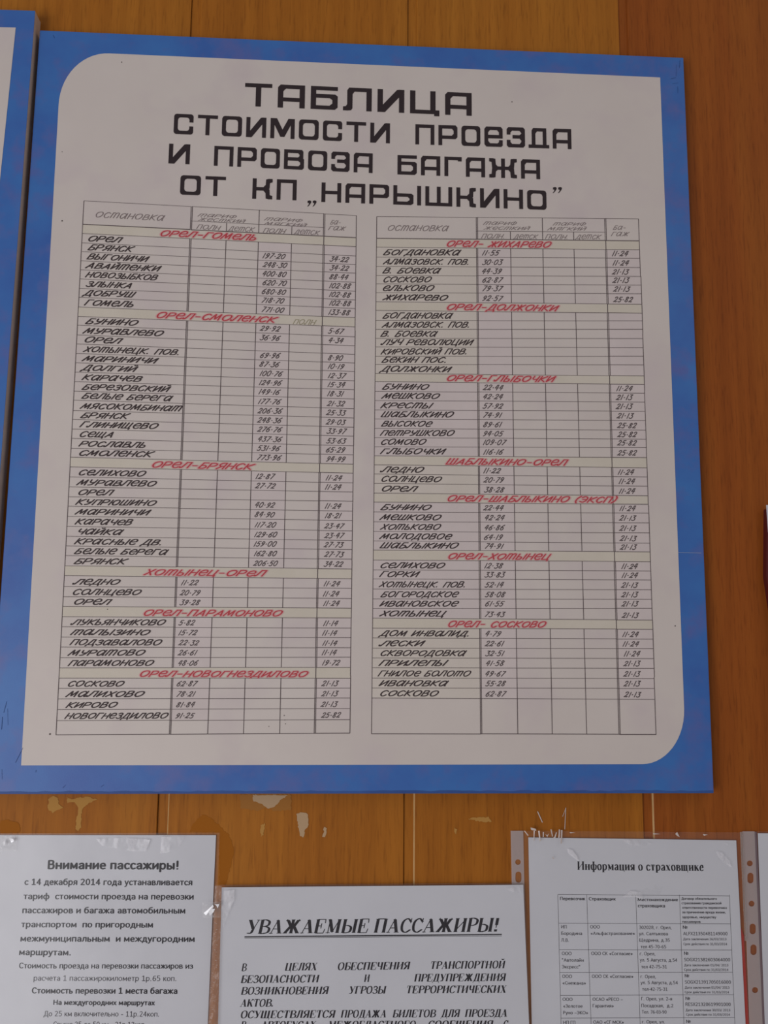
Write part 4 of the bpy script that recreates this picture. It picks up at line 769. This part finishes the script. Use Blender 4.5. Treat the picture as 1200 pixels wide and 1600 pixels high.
def strip(parent, quad, holes, d, name='binding_strip'):
    "milky punched strip: a slab with the holes cut through its outline grid (each hole is a real opening)"
    tl, tr, br_, bl_ = quad; y0, y1 = tl[1], bl_[1]; hs = sorted(holes); v = []; f = []
    def X(s, y): t = (y-y0)/(y1-y0); return lerp(lerp(tl[0], bl_[0], t), lerp(tr[0], br_[0], t), s)
    def q(pts):
        k = len(v); v.extend([P(x, y, d) for x, y in pts]); f.append(list(range(k, k+len(pts)))[::-1])
    cur = y0
    for hx, hy, rx, ry in hs_sorted(hs):
        a, b = hy-ry-1.5, hy+ry+1.5
        q([(X(0, cur), cur), (X(1, cur), cur), (X(1, a), a), (X(0, a), a)])
        n = 20; ring = []
        for k in range(n):
            t = math.tau*k/n-math.pi/2
            x, y = math.cos(t)*rx, math.sin(t)*rx
            y += (ry-rx)*(1 if y > 0 else -1) if abs(y) > 1e-6 else 0
            ring.append((hx+x, hy+y))
        # right half: ring 0..n/2, left half: n/2..n
        right = ring[:n//2+1]; left = ring[n//2:]+[ring[0]]
        for i in range(len(right)-1):
            p, r = right[i], right[i+1]; q([p, (X(1, p[1]), p[1] if i else a), (X(1, r[1]), r[1] if i < len(right)-2 else b), r])
        for i in range(len(left)-1):
            p, r = left[i], left[i+1]; q([p, (X(0, p[1]), p[1] if i else b), (X(0, r[1]), r[1] if i < len(left)-2 else a), r])
        q([(X(0, a), a), (X(1, a), a), right[0]]); q([(X(1, b), b), (X(0, b), b), right[-1]])
        cur = b
    q([(X(0, cur), cur), (X(1, cur), cur), (X(1, y1), y1), (X(0, y1), y1)])
    return link(name, v, f, FILM_W, parent, 'milky punched edge strip')
def hs_sorted(h): return sorted(h, key=lambda q: q[1])
s_c = empty('plastic_sleeve'); tag(s_c, 'clear punched sleeve over the insurer table notice, its top edge crumpled', 'plastic sleeve')
crumple('film', [(797, 1298), (1156, 1300.5), (1174, 1690), (806, 1690)], d3+.0006, .0013, FILM, s_c)
strip(s_c, [(798, 1298), (817.5, 1298), (826, 1690), (806, 1690)], [(809.3, 1347, 4.3, 4.3), (810, 1370.5, 4.7, 8.7), (812.5, 1412, 4.3, 4.3), (814, 1460, 4.7, 8.7)], .0014)
G = [[(829, 1293), (837, 1295), (838, 1298), (830, 1297)], [(834, 1298), (835.5, 1298), (835, 1314), (833.8, 1314)], [(841, 1298), (843, 1298), (845, 1314), (843, 1315)], [(848, 1300), (850, 1300), (849.5, 1308), (848, 1308)],
 [(852, 1303), (855, 1305), (858, 1302), (855, 1308)], [(860, 1296), (862, 1296), (864, 1307), (862.5, 1307)], [(866, 1308), (869, 1300), (870, 1301), (868, 1309), (862, 1310)], [(873, 1296), (875, 1296), (874, 1309), (872.5, 1309)],
 [(876.5, 1297), (879, 1297), (878, 1318), (876, 1318)], [(863, 1338), (866.5, 1342), (863.5, 1341.5)], [(1055, 1303), (1058, 1300), (1062, 1308), (1058, 1306)], [(1098, 1303), (1106, 1304), (1100, 1306)],
 [(890, 1300), (899, 1301), (891, 1302)], [(1020, 1302), (1032, 1303), (1021, 1303.8)], [(818.5, 1298), (820, 1298), (826, 1305), (824.5, 1306)]]
glints('sleeve_glint', s_c, G, d3+.0025)  # glints along the sleeve top, painted as pale slivers
ac = Acc()
for a, b, wd in (((840, 1268), (847.5, 1285), .0009), ((884, 1262), (882.5, 1296), .0006), ((884.5, 1262), (879, 1276), .0004)): ac.line(a, b, wd, .0008)
o = ac.obj('tape_edge', GLINT_EDGE); tag(o, 'thin shiny edges of clear tape on the wall above the insurer notice', 'tape')
# --- far right sleeve, red card
d4 = .0022
rc = pslab('red_card', [(1120, 1690), (1175, 1690), (1162.5, 1462), (1158, 1450), (1110, 1440)], .0012, .0004, REDP); tag(rc, 'narrow red card edge between the insurer notice and punched sleeve', 'card')
n_d = sheet([(1184, 1302), (1530, 1306), (1548, 1690), (1198.5, 1690)], d4, 'white sheet cut off by the right edge of the photo')
s_d = empty('plastic_sleeve'); tag(s_d, 'clear sleeve with six punched holes at the right edge of the photo', 'plastic sleeve')
crumple('film', [(1157, 1299), (1540, 1300), (1556, 1690), (1172, 1690)], d4+.0006, .0013, FILM, s_d)
strip(s_d, [(1160, 1299), (1179, 1299), (1195.5, 1690), (1174, 1690)], [(1171.5, 1349, 4.5, 4.5), (1172.5, 1372, 4.8, 8.2), (1174.3, 1412, 4.5, 4.5), (1176, 1451.5, 4.8, 8.2), (1177.3, 1484, 4.8, 8.2), (1179.7, 1547, 4.6, 4.6), (1183, 1620, 4.6, 4.6)], d4-.0001)
link('crimped_weld', [P(x, y, d4+.002) for x, y in ((1156, 1300), (1160.5, 1300), (1167.5, 1470), (1163.5, 1470))], [[3, 2, 1, 0]], FILM_R, s_d)
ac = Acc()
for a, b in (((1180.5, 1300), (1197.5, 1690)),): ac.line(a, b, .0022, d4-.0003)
ac.obj('inner_fold', mat('dark_fold', (.16, .10, .11), .5), s_d)  # dark line down the fold beside the strip
# --- tape on the sleeves, its glints drawn as white polygons
tp = empty('clear_tape'); tag(tp, 'crumpled shiny clear tape joining the left and middle sleeves', 'tape')
crumple('tape_film', [(316, 1410), (346, 1409), (346, 1434), (316, 1434)], d2+.0022, .002, TAPE, tp, 10, 10)
glints('tape_glint', tp, [[(318, 1427), (333, 1414), (334, 1417), (322, 1430)], [(326, 1425), (331, 1420), (336, 1420), (334, 1425), (328, 1431)], [(335, 1413), (343, 1412.5), (340, 1419), (338, 1415)], [(329, 1424), (334, 1421), (332, 1427)]], d2+.0048)
tp = empty('clear_tape'); tag(tp, 'small clear tape piece with bright glints on the left sleeve corner', 'tape')
crumple('tape_film', [(-6, 1306), (26, 1306), (26, 1330), (-6, 1330)], d1+.0022, .001, TAPE, tp, 8, 8)
glints('tape_glint', tp, [[(14, 1310), (20, 1311), (22, 1313.5), (18, 1317), (16, 1313)], [(4, 1316), (7, 1313), (8, 1318), (6, 1322)], [(1, 1324), (4, 1325), (2, 1326)]], d1+.004)
ac = Acc()
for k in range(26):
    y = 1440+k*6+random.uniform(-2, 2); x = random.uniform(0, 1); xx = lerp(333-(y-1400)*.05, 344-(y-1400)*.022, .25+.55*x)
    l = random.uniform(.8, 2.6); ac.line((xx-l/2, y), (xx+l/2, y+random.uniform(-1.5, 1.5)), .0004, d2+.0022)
ac.obj('sleeve_glint', GLINT_EDGE, s_b)  # small painted glints in the sleeve margin
# --- sheen of the bulging sleeves, painted as milky patches
def sheen_patch(parent, pix, d):
    link('sleeve_sheen', [P(x, y, d) for x, y in pix], [list(range(len(pix)))[::-1]], FILM_SHEEN, parent)
sheen_patch(s_c, [(972, 1402), (985, 1392), (1000, 1394), (1010, 1386), (1018, 1392), (1024, 1382), (1030, 1388), (1036, 1384), (1032, 1398), (1016, 1401), (1004, 1406), (994, 1402)], d3+.0026)
sheen_patch(s_c, [(886, 1326), (894, 1328), (902, 1338), (904, 1346), (896, 1340), (888, 1334)], d3+.0026)
sheen_patch(s_c, [(970, 1312), (1000, 1313), (1020, 1318), (1004, 1322), (984, 1320)], d3+.0026)
sheen_patch(s_c, [(1115, 1328), (1128, 1332), (1140, 1345), (1144, 1356), (1130, 1348)], d3+.0026)
sheen_patch(s_c, [(1132, 1318), (1148, 1318), (1150, 1326), (1140, 1322)], d3+.0026)
sheen_patch(s_a, [(150, 1311), (190, 1309), (235, 1312), (228, 1330), (205, 1330), (185, 1326), (160, 1322)], d1+.0026)
sheen_patch(s_a, [(252, 1308), (290, 1307), (280, 1322), (262, 1332), (250, 1334)], d1+.0026)
sheen_patch(s_b, [(350, 1392), (372, 1390), (368, 1402), (358, 1424), (348, 1450), (346, 1420)], d2+.0027)
sheen_patch(s_b, [(786, 1388), (812, 1386), (814, 1396), (802, 1394)], d2+.0027)
link('sleeve_margin', [P(x, y, d2+.0026) for x, y in ((325, 1600), (321, 1680), (339, 1680), (341.5, 1600), (346.5, 1384), (336, 1384))], [[0, 1, 2, 3, 4, 5][::1]], FILM_M, s_b)
